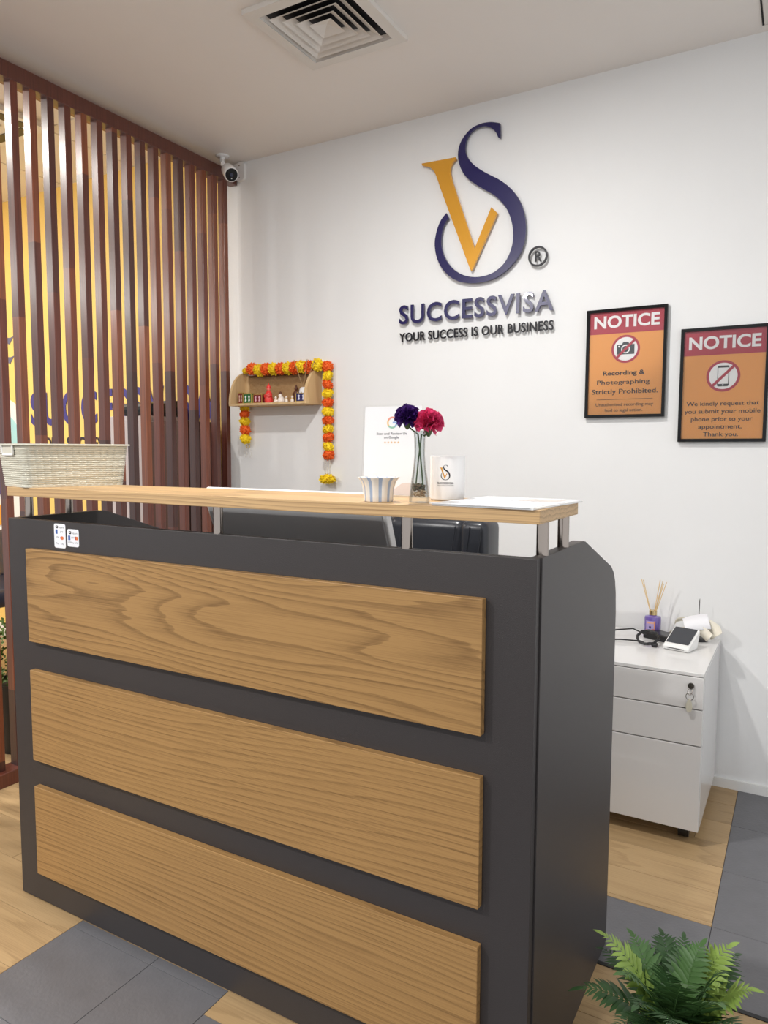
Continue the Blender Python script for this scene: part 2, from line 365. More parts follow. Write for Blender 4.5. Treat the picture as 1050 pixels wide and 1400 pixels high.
# ------------------------------------------------------------------ slat screen
SX0, SX1 = -2.64, -2.60
sc = thing('slat_screen', 'tall dark red timber slat screen dividing the reception from the yellow room', 'screen', (-2.62, 1.6, 0))
sm_ = boxme('slat', (-.02, -.0145, 0), (.02, .0145, 2.60), .0015, 1); sm_.materials.append(M_SLAT)
YS = [2.9095-k*.0763 for k in range(30)]
for y in YS:
    o = link('slat', sm_, None, sc, w=False); o.location = (0, y-1.6, .05)
box('light_stop', (-2.72, .62, 2.672), (-2.692, 2.995, CEIL-.0005), M_SLAT, sc)  # hidden strip added to stop next room light leaking over the rail
o = link('top_rail', boxme('top_rail', (-2.645, .62, 2.642), (-2.597, 2.995, 2.702), .002, 1), M_SLAT, sc)
o = link('bottom_rail', boxme('bottom_rail', (-2.655, .62, 0), (-2.575, 2.995, .055), .002, 1), M_SLAT, sc)

# ------------------------------------------------------------------ reception desk
DX0, DX1, DY = -1.912, -.394, 1.233
dk = thing('reception_desk', 'charcoal reception desk with three oak panels and a raised oak counter', 'desk', ((DX0+DX1)/2, 1.5, 0))
box('front_board', (DX0, DY, .004), (DX1-.0035, DY+.02, 1.092), M_CHAR, dk, .0012)
prof = [(DY+.021, .0), (DY+.021, 1.092), (1.53, 1.093), (1.548, 1.090)]+[(1.80, 1.003), (1.828, .985), (1.846, .962), (1.858, .93), (1.864, .88), (1.866, .80)]+[(1.866, .0)]
for xa, xb in ((DX0, DX0+.022), (DX1-.022, DX1)):
    prism('side_panel', prof, lambda u, v, d: (d, u, v), xa, xb, M_CHAR, dk, .001)
box('desktop', (DX0+.022, DY+.02, .715), (DX1-.022, 1.80, .74), M_CHAR, dk, .001)
box('modesty_board', (DX0+.022, 1.55, .08), (DX1-.022, 1.568, .715), M_CHAR, dk)
for z0, z1 in ((.759, 1.014), (.4247, .679), (.0955, .349)):
    o = box('wood_panel', (-1.814, DY-.018, z0), (-.491, DY, z1), M_OAKC if z0 > .7 else M_OAK, dk, .0014)
    tag(o, 'oak panel fixed to the charcoal front')
box('counter_top', (DX0, DY, 1.153), (DX1, 1.482, 1.178), M_OAKTOP, dk, .0012)
for x, y in ((-.4055, 1.288), (-.4055, 1.42), (-1.9005, 1.29), (-1.9005, 1.42), (-.662, 1.2445), (-1.148, 1.2445)):
    lathe('post', [(.0001, 0), (.0112, 0), (.0112, .061), (.0001, .061)], (x, y, 1.092), M_CHROME, dk, 32)
# payment stickers on the front board
M_STICK = mat('sticker_white', (240, 241, 246), .4); M_BLUE = mat('print_blue', (58, 96, 168), .5); M_ORNG = mat('print_orange', (222, 120, 60), .5); M_GREY = mat('print_grey', (110, 110, 116), .5)
front = lambda u, v, d: (u, DY-d, v)
def sticker(px0, py0, px1, py1, cols):
    a = UY(px0, py0, DY); b = UY(px1, py1, DY); x0, z1, x1, z0 = a.x, a.z, b.x, b.z; W, H = x1-x0, z1-z0
    s = prism('sticker', rrect(x0, z0, x1, z1, .006), front, .0002, .001, M_STICK, dk); tag(s, 'white payment card sticker')
    d = .0012
    flat('print', rrect(x0+W*.15, z1-H*(.19 if cols == 2 else .28), x0+W*.36, z1-H*(.08 if cols == 2 else .12), W*.04), front, d, M_INK, s)
    flat('print', rrect(x0+W*.21, z1-H*(.15 if cols == 2 else .22), x0+W*.30, z1-H*(.11 if cols == 2 else .17), W*.015), front, d+.0003, M_STICK, s)
    text('print', 'Square', lambda u, v, q: front(u, v, d), x0+W*.42, x0+W*.88, z1-H*(.18 if cols == 2 else .27), H*(.08 if cols == 2 else .11), M_GREY, s)
    if cols == 2:
        its = [(.22, .33, 'b'), (.68, .34, 'EFT'), (.3, .56, 'VISA'), (.68, .58, 'o'), (.3, .82, 'Pay'), (.7, .83, 'G Pay')]
    else: its = [(.18, .5, 'b'), (.5, .49, 'EFT'), (.8, .5, 'o'), (.2, .76, 'VISA'), (.48, .77, 'Pay'), (.8, .77, 'G Pay')]
    for u, v, k in its:
        cx, cz = x0+W*u, z1-H*v
        if k == 'b': flat('print', rrect(cx-W*.09, cz-W*.13, cx+W*.09, cz+W*.13, W*.01), front, d, M_BLUE, s)
        elif k == 'o':
            flat('print', arc(cx-W*.04, cz, W*.1, 0, 350, 20), front, d, M_RED, s); flat('print', arc(cx+W*.05, cz, W*.1, 0, 350, 20), front, d+.0003, M_ORNG, s)
        else: text('print', k, lambda u_, v_, q: front(u_, v_, d), cx-W*.13, cx+W*.13, cz-W*.04, W*.1, M_GREY, s)
sticker(74, 715.5, 90.5, 750, 2); sticker(92, 723, 108.5, 748.5, 3)

# ------------------------------------------------------------------ pale plastic basket on the counter
bk = thing('storage_basket', 'pale grey woven plastic basket on the left end of the counter', 'basket', (-1.862, 1.380, 1.1785), math.radians(74))
M_BASK = mat('basket_plastic', (214, 211, 196), .5)
def basket():
    NR, NC = 80, 240; v, f = [], []; H = .116
    def per(k, a, b, r):
        pts = rrect(-a, -b, a, b, r, 6); n = len(pts)
        d = [0]
        for i in range(n): p, q = pts[i], pts[(i+1) % n]; d.append(d[-1]+math.hypot(q[0]-p[0], q[1]-p[1]))
        s = k*d[-1]; i = 0
        while i < n-1 and d[i+1] < s: i += 1
        t = (s-d[i])/max(1e-9, d[i+1]-d[i]); p, q = pts[i], pts[(i+1) % n]
        return Vector((p[0]+(q[0]-p[0])*t, p[1]+(q[1]-p[1])*t)), Vector((q[1]-p[1], p[0]-q[0])).normalized()
    def shell(inner):
        vs_ = []
        for i in range(NR+1):
            h = i/NR; a = .139+.012*h; b = .093+.012*h
            for k in range(NC):
                p, nn = per(k/NC, a, b, .022)
                row = int(h*20); ph = (h*20) % 1; st = (k % 5)
                bmp = .0010*math.sin(math.pi*ph)*(1 if (row+k//5) % 2 else .5)-(.0022 if ph < .22 else 0)-(.0022 if st == 0 else 0)
                if h > .95: bmp = .001
                o = p+nn*(bmp-(.003 if inner else 0)); vs_.append((o.x, o.y, h*H+.002))
        return vs_
    A = shell(False); B = shell(True); v = A+B; n0 = len(A)
    for i in range(NR):
        for k in range(NC):
            a, b = i*NC+k, i*NC+(k+1) % NC
            f.append((a, b, b+NC, a+NC)); f.append((n0+a, n0+a+NC, n0+b+NC, n0+b))
    return data('body', v, f)
link('body', basket(), M_BASK, bk, True, w=False)
prism('base', rrect(-.139, -.093, .139, .093, .022), lambda u, v, d: (u, v, d), 0, .004, M_BASK, bk, w=False)
def ringme(name, o, i, fn, d0, d1):
    n = len(o); v = [fn(*p, d0) for p in o]+[fn(*p, d0) for p in i]+[fn(*p, d1) for p in o]+[fn(*p, d1) for p in i]; f = []
    for k in range(n):
        j = (k+1) % n
        f += [(k, j, n+j, n+k), (2*n+k, 3*n+k, 3*n+j, 2*n+j), (k, 2*n+k, 2*n+j, j), (n+k, n+j, 3*n+j, 3*n+k)]
    bm = bmesh.new(); bv = [bm.verts.new(tuple(x)) for x in v]
    for q in f: bm.faces.new([bv[x] for x in q])
    return frombm(name, bm)
link('rim', ringme('rim', rrect(-.158, -.112, .158, .112, .03, 6), rrect(-.147, -.101, .147, .101, .02, 6), lambda u, v, d: (u, v, d), .114, .1185), M_BASK, bk, w=False)
for s in (-1, 1):
    pts = [(s*(.1515+(z-.085)*.1), y, z) for y, z in [(-.045, .116), (-.045, .094), (-.04, .088), (.04, .088), (.045, .094), (.045, .116)]]
    tube('handle', pts, .0028, M_WHITEM, bk, 8, w=False)
    box('handle_plate', (s*.1505-.0012, -.044, .09), (s*.1505+.0012, .044, .114), M_BASK, bk, w=False)

# ------------------------------------------------------------------ wall sign: emblem and letters
SY = WY-.022
sg = thing('company_sign', 'raised navy and gold VS emblem with company name on the white wall', 'sign', (-1.28, WY, 1.75))
def crop(p): q = UY(520+p[0]/4.038, 150+p[1]/4.038, SY); return (q.x, q.z)
S_OUT = [(660,74),(630,69),(600,68),(550,78),(500,105),(460,150),(437,195),(428,245),(433,290),(450,337),(480,377),(520,408),(570,438),(620,466),(660,500),(693,540),(716,590),(729,640),(733,690),(728,745),(710,800),(685,845),(650,880),(610,905),(560,920),(510,923),(460,913),(415,889),(380,855),(353,810),(338,760),(336,710),(345,655),(360,620),(377,597),
 (364,570),(335,608),(315,655),(303,705),(300,750),(308,805),(328,855),(360,900),(405,935),(455,952),(510,957),(570,950),(630,930),(685,895),(735,845),(775,785),(797,715),(803,650),(798,590),(780,525),(750,470),(710,425),(660,388),(610,362),(560,335),(515,303),(485,268),(470,230),(470,190),(480,155),(502,122),(537,99),(575,91),(613,101),(638,124),(650,152),(662,150)]
V_OUT = [(228,297),(415,262),(418,272),(402,286),(388,312),(386,345),(396,390),(520,765),(612,538),(645,570),(503,890),(495,880),(330,430),(312,375),(296,338),(270,315),(230,308)]
def plate(poly, nm, m, lab):
    o = prism(nm, poly, lambda u, v, d: (u, d, v), SY, SY+.012, m, sg); tag(o, lab)
def smoothkeep(p, sharp, n=4):
    out = []; N = len(p)
    for i in range(N):
        a, b, c, d = [Vector(p[(i+k) % N]) for k in (-1, 0, 1, 2)]
        if i in sharp: a = b-(c-b)
        if (i+1) % N in sharp: d = c+(c-b)
        for k in range(n):
            t = k/n; q = .5*((2*b)+(c-a)*t+(2*a-5*b+4*c-d)*t*t+(3*b-a-3*c+d)*t**3); out.append((q.x, q.y))
    return out
S_POLY = [crop(p) for p in smoothkeep(S_OUT, {0, 34, 35, 69, 70})]; V_POLY = [crop(p) for p in V_OUT]
plate(S_POLY, 'emblem_s', M_NAVY, 'navy curved letter S'); plate(V_POLY, 'emblem_v', M_GOLD, 'gold letter V')
wl = lambda u, v, d: (u, SY+.010-d, v)
text('letter', 'SUCCESSVISA', wl, -1.632, -.914, 1.857, .083, M_NAVY, sg, bold=.014, depth=.010, split=True, space=1.1)
text('tagline_letter', 'YOUR SUCCESS IS OUR BUSINESS', lambda u, v, d: (u, SY+.012-d, v), -1.633, -.914, 1.779, .0385, M_BLKSIGN, sg, bold=.008, depth=.008, split=True, space=1.05)
c = crop((868, 808)); rr = .0405
link('registered_ring', ringme('registered_ring', arc(*c, rr, 0, 352, 45), arc(*c, rr-.0065, 0, 352, 45), lambda u, v, d: (u, d, v), SY, SY+.01), M_BLKSIGN, sg)
text('registered_letter', 'R', wl, c[0]-.0125, c[0]+.0155, c[1]-.021, .042, M_BLKSIGN, sg, bold=.0, depth=.008)

# ------------------------------------------------------------------ framed notices
def notice(x0, x1, z0, z1, label, kind):
    t = thing('framed_notice', label, 'notice', ((x0+x1)/2, WY, z0), 0, None)
    Y0 = WY-.02; fw = .0115
    f = lambda u, v, d: (u, Y0-d, v)
    link('frame', ringme('frame', [(x0, z0), (x1, z0), (x1, z1), (x0, z1)], [(x0+fw, z0+fw), (x1-fw, z0+fw), (x1-fw, z1-fw), (x0+fw, z1-fw)], lambda u, v, d: (u, d, v), Y0, WY-.001), M_BLKGLOSS, t)
    px0, px1, pz0, pz1 = x0+fw, x1-fw, z0+fw, z1-fw; W = px1-px0; H = pz1-pz0
    s = box('poster', (px0, WY-.011, pz0), (px1, WY-.009, pz1), M_ORANGE, t)
    pr = lambda d: (lambda u, v, q=0: (px0+u*W, WY-.0112-d-q*0, pz0+v*H))
    hb = .79 if kind == 'camera' else .775
    flat('header_band', [(0, hb), (1, hb), (1, 1), (0, 1)], lambda u, v, d: (px0+u*W, d, pz0+v*H), WY-.0111, M_RED, s)
    def tx(st, u0, u1, v0, h, m=M_INK, b=0.): text('lettering', st, pr(.0010), u0, u1, v0, h, m, s, bold=b)
    tx('NOTICE', .06, .94, hb+.055, .118, M_PAPER, .03)
    cx, cz, R_ = px0+W*.5, pz0+H*(.635 if kind == 'camera' else .578), W*(.192 if kind == 'camera' else .208)
    q = lambda u, v, d: (u, d, v)
    flat('prohibition_disc', arc(cx, cz, R_, 0, 354, 59), q, WY-.0113, M_RED, s)
    flat('prohibition_disc', arc(cx, cz, R_*.84, 0, 354, 59), q, WY-.0117, M_PAPER, s)
    if kind == 'camera':
        k = R_*.62
        flat('camera_symbol', [(cx-k, cz-k*.62), (cx+k, cz-k*.62), (cx+k, cz+k*.5), (cx+k*.45, cz+k*.52), (cx+k*.28, cz+k*.8), (cx-k*.28, cz+k*.8), (cx-k*.45, cz+k*.52), (cx-k, cz+k*.5)], q, WY-.0121, mat('slate_ink', (58, 66, 70), .5), s)
        flat('camera_symbol', arc(cx, cz-k*.02, k*.5, 0, 350, 35), q, WY-.0125, M_PAPER, s); flat('camera_symbol', arc(cx, cz-k*.02, k*.36, 0, 350, 35), q, WY-.0129, MATS['slate_ink'], s)
        flat('camera_symbol', arc(cx-k*.75, cz+k*.3, k*.1, 0, 340, 17), q, WY-.0125, M_PAPER, s)
    else:
        k = R_*.66
        flat('phone_symbol', rrect(cx-k*.52, cz-k, cx+k*.52, cz+k, k*.14), q, WY-.0121, M_BLACK, s)
        flat('phone_symbol', [(cx-k*.45, cz-k*.76), (cx+k*.45, cz-k*.76), (cx+k*.45, cz+k*.8), (cx-k*.45, cz+k*.8)], q, WY-.0125, M_PAPER, s)
        flat('phone_symbol', arc(cx, cz-k*.87, k*.07, 0, 340, 17), q, WY-.0125, M_PAPER, s)
    a = R_*.9; b = .707; e = R_*.085
    flat('prohibition_bar', [(cx-a*b+e*b, cz-a*b-e*b), (cx+a*b+e*b, cz+a*b-e*b), (cx+a*b-e*b, cz+a*b+e*b), (cx-a*b-e*b, cz-a*b+e*b)], q, WY-.0133, M_RED, s)
    if kind == 'camera':
        tx('Recording &', .20, .765, .385, 0.0433, M_INK, .02); tx('Photographing', .12, .835, .298, 0.0410, M_INK, .008); tx('Strictly Prohibited.', .05, .945, .205, 0.0456, M_INK, .01)
        flat('rule', [(.12, .148), (.88, .148), (.88, .1515), (.12, .1515)], lambda u, v, d: (px0+u*W, d, pz0+v*H), WY-.0113, M_INK, s)
        tx('Unauthorised recording may', .11, .89, .085, 0.0296); tx('lead to legal action.', .24, .75, .03, 0.0296)
    else:
        tx('We kindly request that', .055, .945, .308, 0.0388, M_INK, .008); tx('you submit your mobile', .035, .965, .237, 0.0388, M_INK, .008)
        tx('phone prior to your', .12, .875, .165, 0.0388, M_INK, .008); tx('appointment.', .215, .75, .094, 0.0388, M_INK, .008); tx('Thank you.', .28, .71, .023, 0.0388, M_INK, .008)
    box('glass', (px0, WY-.0155, pz0), (px1, WY-.0148, pz1), M_PANE, t)
notice(-.777, -.472, 1.416, 1.841, 'black framed orange notice with a crossed out camera symbol', 'camera')
notice(-.421, -.122, 1.319, 1.741, 'black framed orange notice with a crossed out mobile phone symbol', 'phone')

# ------------------------------------------------------------------ things on the counter
CT = 1.1785
# acrylic sign stand, leaning back
lean = math.radians(3.5)
rs = thing('review_sign', 'clear acrylic stand with a white review card behind the vase', 'sign', (-.806, 1.43, CT)); rs.rotation_euler = (-lean, 0, 0)
box('acrylic', (-.075, -.0012, .0), (.075, .0012, .205), M_ACR, rs, w=False)
box('acrylic_back', (-.075, .0042, .0), (.075, .0062, .205), M_ACR, rs, w=False)
cardo = box('card', (-.072, .0018, .003), (.072, .0032, .202), mat('card_white', (240, 241, 244), .6), rs, w=False)
loc = lambda dd: (lambda u, v, d=0: (u, dd, v))
cw = lambda u, v, d: (u, d, v)
G0 = (.0, .166)
for a0, a1, cc in ((40, 150, (226, 150, 130)), (150, 220, (236, 200, 130)), (220, 310, (150, 196, 176)), (310, 360, (150, 178, 220))):
    o = arc(*G0, .0135, a0, a1, 14); i = arc(*G0, .0095, a0, a1, 14)
    prism('print', o+i[::-1], cw, .0013, .0017, mat('print_%d' % a0, cc, .6), cardo, w=False)
box('print', (.001, .0013, .164), (.0135, .0017, .168), MATS['print_310'], cardo, w=False)
text('print', 'Scan and Review Us', loc(.0015), -.040, .038, .1385, .0055, M_GREY, cardo, w=False, bold=.02)
text('print', 'on Google', loc(.0015), -.020, .018, .1300, .0055, M_GREY, cardo, w=False, bold=.02)
for k in range(5):
    cx = -.017+k*.0085; st = [(cx+(.0030 if j % 2 == 0 else .0013)*math.sin(j*math.pi/5), .1215+(.0030 if j % 2 == 0 else .0013)*math.cos(j*math.pi/5)) for j in range(10)]
    prism('print', st, cw, .0013, .0017, mat('print_star', (226, 190, 140), .6), cardo, w=False)
prism('print', [(-.005, .004), (.072, .004), (.072, .02), (.05, .032), (.03, .03), (.01, .016)], cw, .0013, .0017, mat('print_beige', (226, 214, 208), .6), cardo, w=False)

# fluted striped bowl
bo = thing('fluted_bowl', 'small cream bowl with fluted rim and pale blue stripes', 'bowl', (-.742, 1.272, CT))
M_CREAM = mat('cream_glaze', (238, 228, 214), .2); M_STRIPE = mat('blue_glaze', (166, 178, 198), .2)
N = 120; flute = lambda t, r, z: r*(1+.035*(.35+z/.05)*math.cos(10*t))
pf = [(.001, 0), (.0275, 0), (.029, .002), (.0295, .012), (.031, .028), (.0345, .041), (.0405, .048), (.0412, .0495), (.039, .0492), (.033, .041), (.029, .028), (.027, .006), (.001, .005)]
me = latheme('body', pf, seg=N, fn=flute); me.materials.append(M_CREAM); me.materials.append(M_STRIPE)
for p in me.polygons:
    c = p.center; t = math.atan2(c.y, c.x); p.use_smooth = True
    if math.hypot(c.x, c.y) > .02 and math.cos(10*t+math.pi) > .6: p.material_index = 1
link('body', me, None, bo, w=False)

# mug with printed logo
mug = thing('mug', 'white mug printed with the gold and black company logo', 'mug', (-.649, 1.400, CT))
R_ = .0365
lathe('body', [(.001, 0), (.034, 0), (R_, .003), (R_, .0035), (R_, .0905), (R_, .091), (.0355, .0925), (.034, .0905), (.0335, .006), (.001, .005)], (0, 0, 0), M_WHITE, mug, 56, w=False)
hp = [(R_-.002+.026*math.sin(a), .046+.030*math.cos(a)) for a in [math.pi*k/12 for k in range(13)]]
ha = math.radians(112); tube('handle', [(r*math.cos(ha), r*math.sin(ha), z) for r, z in hp], .005, M_WHITE, mug, 10, w=False)
va = math.atan2(-1.40, .640)          # side facing the visitor
def wrap(u, v, d=0): a = va+u/R_; return ((R_+.0003)*math.cos(a), (R_+.0003)*math.sin(a), v)
def decal(nm, poly, m, ang=0):
    tri = tessellate_polygon([[Vector((p[0], p[1], 0)) for p in poly]])
    link(nm, data(nm, [wrap(p[0]-.004, p[1]) for p in poly], [tuple(t) for t in tri]), m, mug, w=False)
xs = [p[0] for p in S_POLY]; zs = [p[1] for p in S_POLY]; k = .031/(max(zs)-min(zs)); cxm = (min(xs)+max(xs))/2; z0m = min(zs)
decal('printed_logo', [((p[0]-cxm)*k, .0425+(p[1]-z0m)*k) for p in S_POLY], M_BLKSIGN)
decal('printed_logo', [((p[0]-cxm)*k, .0425+(p[1]-z0m)*k) for p in V_POLY], M_GOLD)
text('printed_name', 'SUCCESSVISA', lambda u, v, d=0: wrap(u-.004, v), -.0175, .0175, .034, .0042, M_BLKSIGN, mug, bold=.02, w=False)
text('printed_name', 'YOUR SUCCESS IS OUR BUSINESS', lambda u, v, d=0: wrap(u-.004, v), -.0175, .0175, .030, .002, M_BLKSIGN, mug, w=False)

# bud vase with pebbles
VC = Vector((-.664, 1.300, CT))
va_ = thing('bud_vase', 'clear glass bud vase with pebbles in its base', 'vase', VC)
gp = [(.001, 0), (.0205, 0), (.0205, .004), (.0195, .02), (.0165, .045), (.0125, .07), (.0105, .095), (.011, .125), (.0125, .142), (.0112, .142), (.0095, .125), (.009, .096), (.011, .07), (.015, .045), (.0178, .02), (.0178, .010), (.001, .009)]
lathe('glass_body', gp, (0, 0, 0), M_GLASS, va_, 40, w=False)
for k in range(90):
    a = random.random()*6.28; r = .0152*math.sqrt(random.random())*(1-.12*k/90); z = .0122+(k/90)*.024
    bm = bmesh.new(); bmesh.ops.create_icosphere(bm, subdivisions=1, radius=.0034)
    for v in bm.verts: v.co = Vector((v.co.x*random.uniform(.8, 1.3), v.co.y*random.uniform(.8, 1.3), v.co.z*.7))+Vector((r*math.cos(a), r*math.sin(a), z))
    link('pebble', frombm('pebble', bm), mat(['pebble_tan', 'pebble_brown', 'pebble_moss'][0 if z < .024 else 1+k % 2], [(206, 176, 140), (120, 96, 70), (84, 78, 48)][0 if z < .024 else 1+k % 2], .5), va_, True, w=False)
def carnation(name, label, c, R, m, lean):
    t = thing(name, label, 'flower', VC+Vector((0, 0, .03))); rnd = random.Random(hash(R) % 99+int(c.x*1e4)); v, f = [], []
    cl = c-t.location
    tube('stem', [(-lean*.008, 0, .004), (-lean*.002, 0, .06), (lean*.004, 0, .105), cl-Vector((lean*R*.3, 0, R*.85)), cl-Vector((0, 0, R*.5))], .0016, mat('stem_green', (62, 84, 44), .6), t, 6, w=False)
    lathe('calyx', [(.002, -R*.9), (.006, -R*.7), (.008, -R*.3), (.004, -R*.1)], cl, MATS['stem_green'], t, 12, w=False)
    bl = None
    for k in range(70):
        u = (k+.5)/70; th = math.acos(1-1.45*u); ph = k*2.39996; d = Vector((math.sin(th)*math.cos(ph), math.sin(th)*math.sin(ph), math.cos(th)))
        s = d.cross(Vector((rnd.uniform(-1, 1), rnd.uniform(-1, 1), rnd.uniform(-1, 1)))).normalized(); n2 = d.cross(s)
        b0 = len(v); W = R*rnd.uniform(.36, .55); Lh = R*rnd.uniform(.88, 1.08); p1 = rnd.random()*6
        for i in range(5):
            h = i/4
            for j in range(7):
                a = (j/6-.5)*2; wv = math.sin(a*6+p1)*.15*h*h*R+.25*R*h*h*(1-a*a)
                p = d*(Lh*(.15+.85*h)*(1-.12*a*a*h))+s*(a*W*(.25+.75*h))+n2*wv
                v.append(cl+p)
        for i in range(4):
            for j in range(6): q = b0+i*7+j; f.append((q, q+1, q+8, q+7))
    link('blossom', data('blossom', v, f), m, t, True, w=False)
carnation('carnation', 'dark purple carnation in the glass bud vase', UY(557, 571, 1.29), .026, mat('purple_petal', (74, 26, 122), .6, var=.35, vscale=60), -1)
carnation('carnation', 'bright pink carnation in the glass bud vase', UY(586, 579, 1.30), .029, mat('pink_petal', (226, 62, 118), .6, var=.25, vscale=60), 1)

# magazine stack on the right end
mg = thing('magazine', 'white magazine lying open faced on the right end of the counter', 'magazine', (-.5, 1.36, CT))
def sheet(nm, q, z0, z1, m, par): return prism(nm, q, lambda u, v, d: (u, v, d), z0, z1, m, par)
q1 = [(-.604, 1.236), (-.404, 1.226), (-.384, 1.476), (-.590, 1.486)]
sheet('pages', q1, CT, CT+.0035, M_PAPER, mg)
q2 = [(-.608, 1.232), (-.410, 1.222), (-.386, 1.474), (-.594, 1.488)]
cv = sheet('cover', q2, CT+.0036, CT+.0046, mat('cover_gloss', (236, 237, 240), .25), mg)
for (u0, v0, u1, v1, cc) in ((.1, .55, .5, .9, (214, 220, 226)), (.55, .6, .92, .88, (205, 196, 190)), (.1, .1, .9, .45, (228, 230, 232))):
    def qp(u, v): a = Vector(q2[0])*(1-u)+Vector(q2[1])*u; b = Vector(q2[3])*(1-u)+Vector(q2[2])*u; r = a*(1-v)+b*v; return (r.x, r.y)
    sheet('cover_print', [qp(u0, v0), qp(u1, v0), qp(u1, v1), qp(u0, v1)], CT+.0047, CT+.0049, mat('cover_%d' % cc[0], cc, .3), cv)

# ------------------------------------------------------------------ monitor and chair behind the desk
mo = thing('computer_monitor', 'back of a white edged grey monitor standing behind the counter', 'monitor', (-1.205, 1.70, .7405))
tl = math.radians(22)
def tilt(p): x, y, z = p; return (x, -.135+y*math.cos(tl)+(.425-z)*math.sin(tl), .425-(.425-z)*math.cos(tl)+y*math.sin(tl)*1)
def tbox(nm, a, b, m, bev):
    me = boxme(nm, a, b, bev)
    for v in me.vertices: v.co = tilt(v.co)
    return link(nm, me, m, mo, w=False)
tbox('casing', (-.300, 0, .045), (.300, .028, .425), M_WHITE, .004)
M_MON = mat('monitor_back', (188, 188, 190), .4)
tbox('back_plate', (-.293, -.003, .052), (.291, .002, .419), M_MON, .002)
tbox('top_slot', (-.05, .007, .4235), (.045, .013, .4256), M_GAP, 0)
tbox('screen', (-.288, .0275, .06), (.288, .029, .41), M_BLKGLOSS, 0)
box('stand_neck', (-.03, -.01, .01), (.03, .01, .2), M_MON, mo, .004, w=False); box('stand_foot', (-.12, -.09, 0), (.12, .07, .01), M_MON, mo, .004, w=False)

ch = thing('office_chair', 'black leather executive chair behind the reception desk', 'chair', (-1.06, 2.02, 0))
def cush(nm, a, b, bev, par=ch, rx=0, piv=None):
    me = boxme(nm, a, b, bev, 5)
    if rx:
        R3 = Matrix.Rotation(rx, 3, 'X')
        for v in me.vertices: v.co = R3 @ (v.co-Vector(piv))+Vector(piv)
    return link(nm, me, M_LEATHER, par, True, w=False)
cush('seat', (-.25, -.24, .43), (.25, .25, .54), .045)
for z0, z1, t in ((.55, .80, .11), (.78, 1.063, .12)):
    b_ = cush('backrest', (-.165, .13, z0), (.125, .13+t, z1), .035)
    for s, xa, xb in ((-1, -.215, -.15), (1, .11, .205)): cush('bolster', (xa, .115, z0+.004), (xb, .13+t, z1-.003), .028)
for x in (.1, .15, .19, -.19):
    tube('seam', [(x-.004*k, .114+.0*k, 1.04-.03*k) for k in range(4)], .002, M_LEATHER, ch, 6, w=False)
for s in (-1, 1):
    cush('armrest', (s*.29-.03, -.16, .64), (s*.29+.03, .14, .675), .014)
    tube('arm_support', [(s*.24, .0, .45), (s*.29, 0, .5), (s*.29, 0, .64)], .014, M_BLACK, ch, 8, w=False)
lathe('gas_column', [(.03, .09), (.03, .25), (.02, .26), (.02, .43)], (0, 0, 0), M_CHROME, ch, 16, w=False)
for k in range(5):
    a = k*math.tau/5+.3; d = Vector((math.cos(a), math.sin(a), 0))
    tube('base_leg', [d*.02+Vector((0, 0, .1)), d*.3+Vector((0, 0, .075))], [.022, .014], M_BLACK, ch, 8, w=False)
    n_ = d.cross(Vector((0, 0, 1)))
    tube('caster', [d*.3+n_*.018+Vector((0, 0, .0285)), d*.3-n_*.018+Vector((0, 0, .0285))], .028, M_BLACK, ch, 14, w=False)

# ------------------------------------------------------------------ drawer cabinet and the things on it
CX0, CX1, CY0, CZ0, CZ1 = -.645, -.243, 2.477, .05, .576
cb_ = thing('drawer_cabinet', 'white three drawer pedestal cabinet on casters against the wall', 'cabinet', (-.444, 2.74, 0))
box('body', (CX0, CY0+.018, CZ0), (CX1, 2.985, CZ1-.012), M_CABW, cb_, .001)
box('top_panel', (CX0, CY0, CZ1-.012), (CX1, 2.985, CZ1), M_CABW, cb_, .0012)
box('shadow_gap', (CX0+.003, CY0+.012, CZ0+.005), (CX1-.003, CY0+.0185, CZ1-.012), M_GAP, cb_)
dr = []
for z0, z1 in ((.4575, .5615), (.3370, .4540), (.05, .3335)):
    dr.append(box('drawer', (CX0+.001, CY0, z0), (CX1-.001, CY0+.016, z1), M_CABW, cb_, .0014))
lk = Vector((-.281, CY0, .533))
def ycyl(nm, c, r, y0, y1, m, par, seg=20):
    return link(nm, tubeme(nm, [(c.x, y0, c.z), (c.x, y1, c.z)], r, seg), m, par, False)
ycyl('lock', lk, .0095, CY0-.006, CY0, mat('lock_metal', (120, 116, 108), .3, 1), dr[0])
ycyl('lock', lk, .004, CY0-.012, CY0-.006, MATS['lock_metal'], dr[0])
tube('key_ring', [(lk.x-.002+.0115*math.cos(a), CY0-.009, lk.z-.034+.0115*math.sin(a)) for a in [k*math.tau/20 for k in range(20)]], .0011, MATS['lock_metal'], dr[0], 6, True)
tube('key_ring', [(lk.x-.002+.007*math.cos(a), CY0-.010+.004*math.sin(a), lk.z-.018+.009*math.sin(a)) for a in [k*math.tau/16 for k in range(16)]], .0008, M_CHROME, dr[0], 6, True)
prism('key_tag', arc(lk.x-.003, lk.z-.067, .0095, 0, 350, 16) and [(lk.x-.003+.0095*math.cos(a)*(1-.25*math.sin(a)), lk.z-.064+.022*math.sin(a)) for a in [k*math.tau/20 for k in range(20)]], lambda u, v, d: (u, d, v), CY0-.010, CY0-.008, mat('tag_plastic', (214, 210, 192), .3), dr[0])
for x in (CX0+.05, CX1-.05):
    for y in (CY0+.06, 2.93):
        tube('caster', [(x-.016, y, .0265), (x+.016, y, .0265)], .026, M_BLACK, cb_, 16)
        lathe('caster_fork', [(.012, .04), (.014, .05)], (x, y, 0), M_BLACK, cb_, 12)

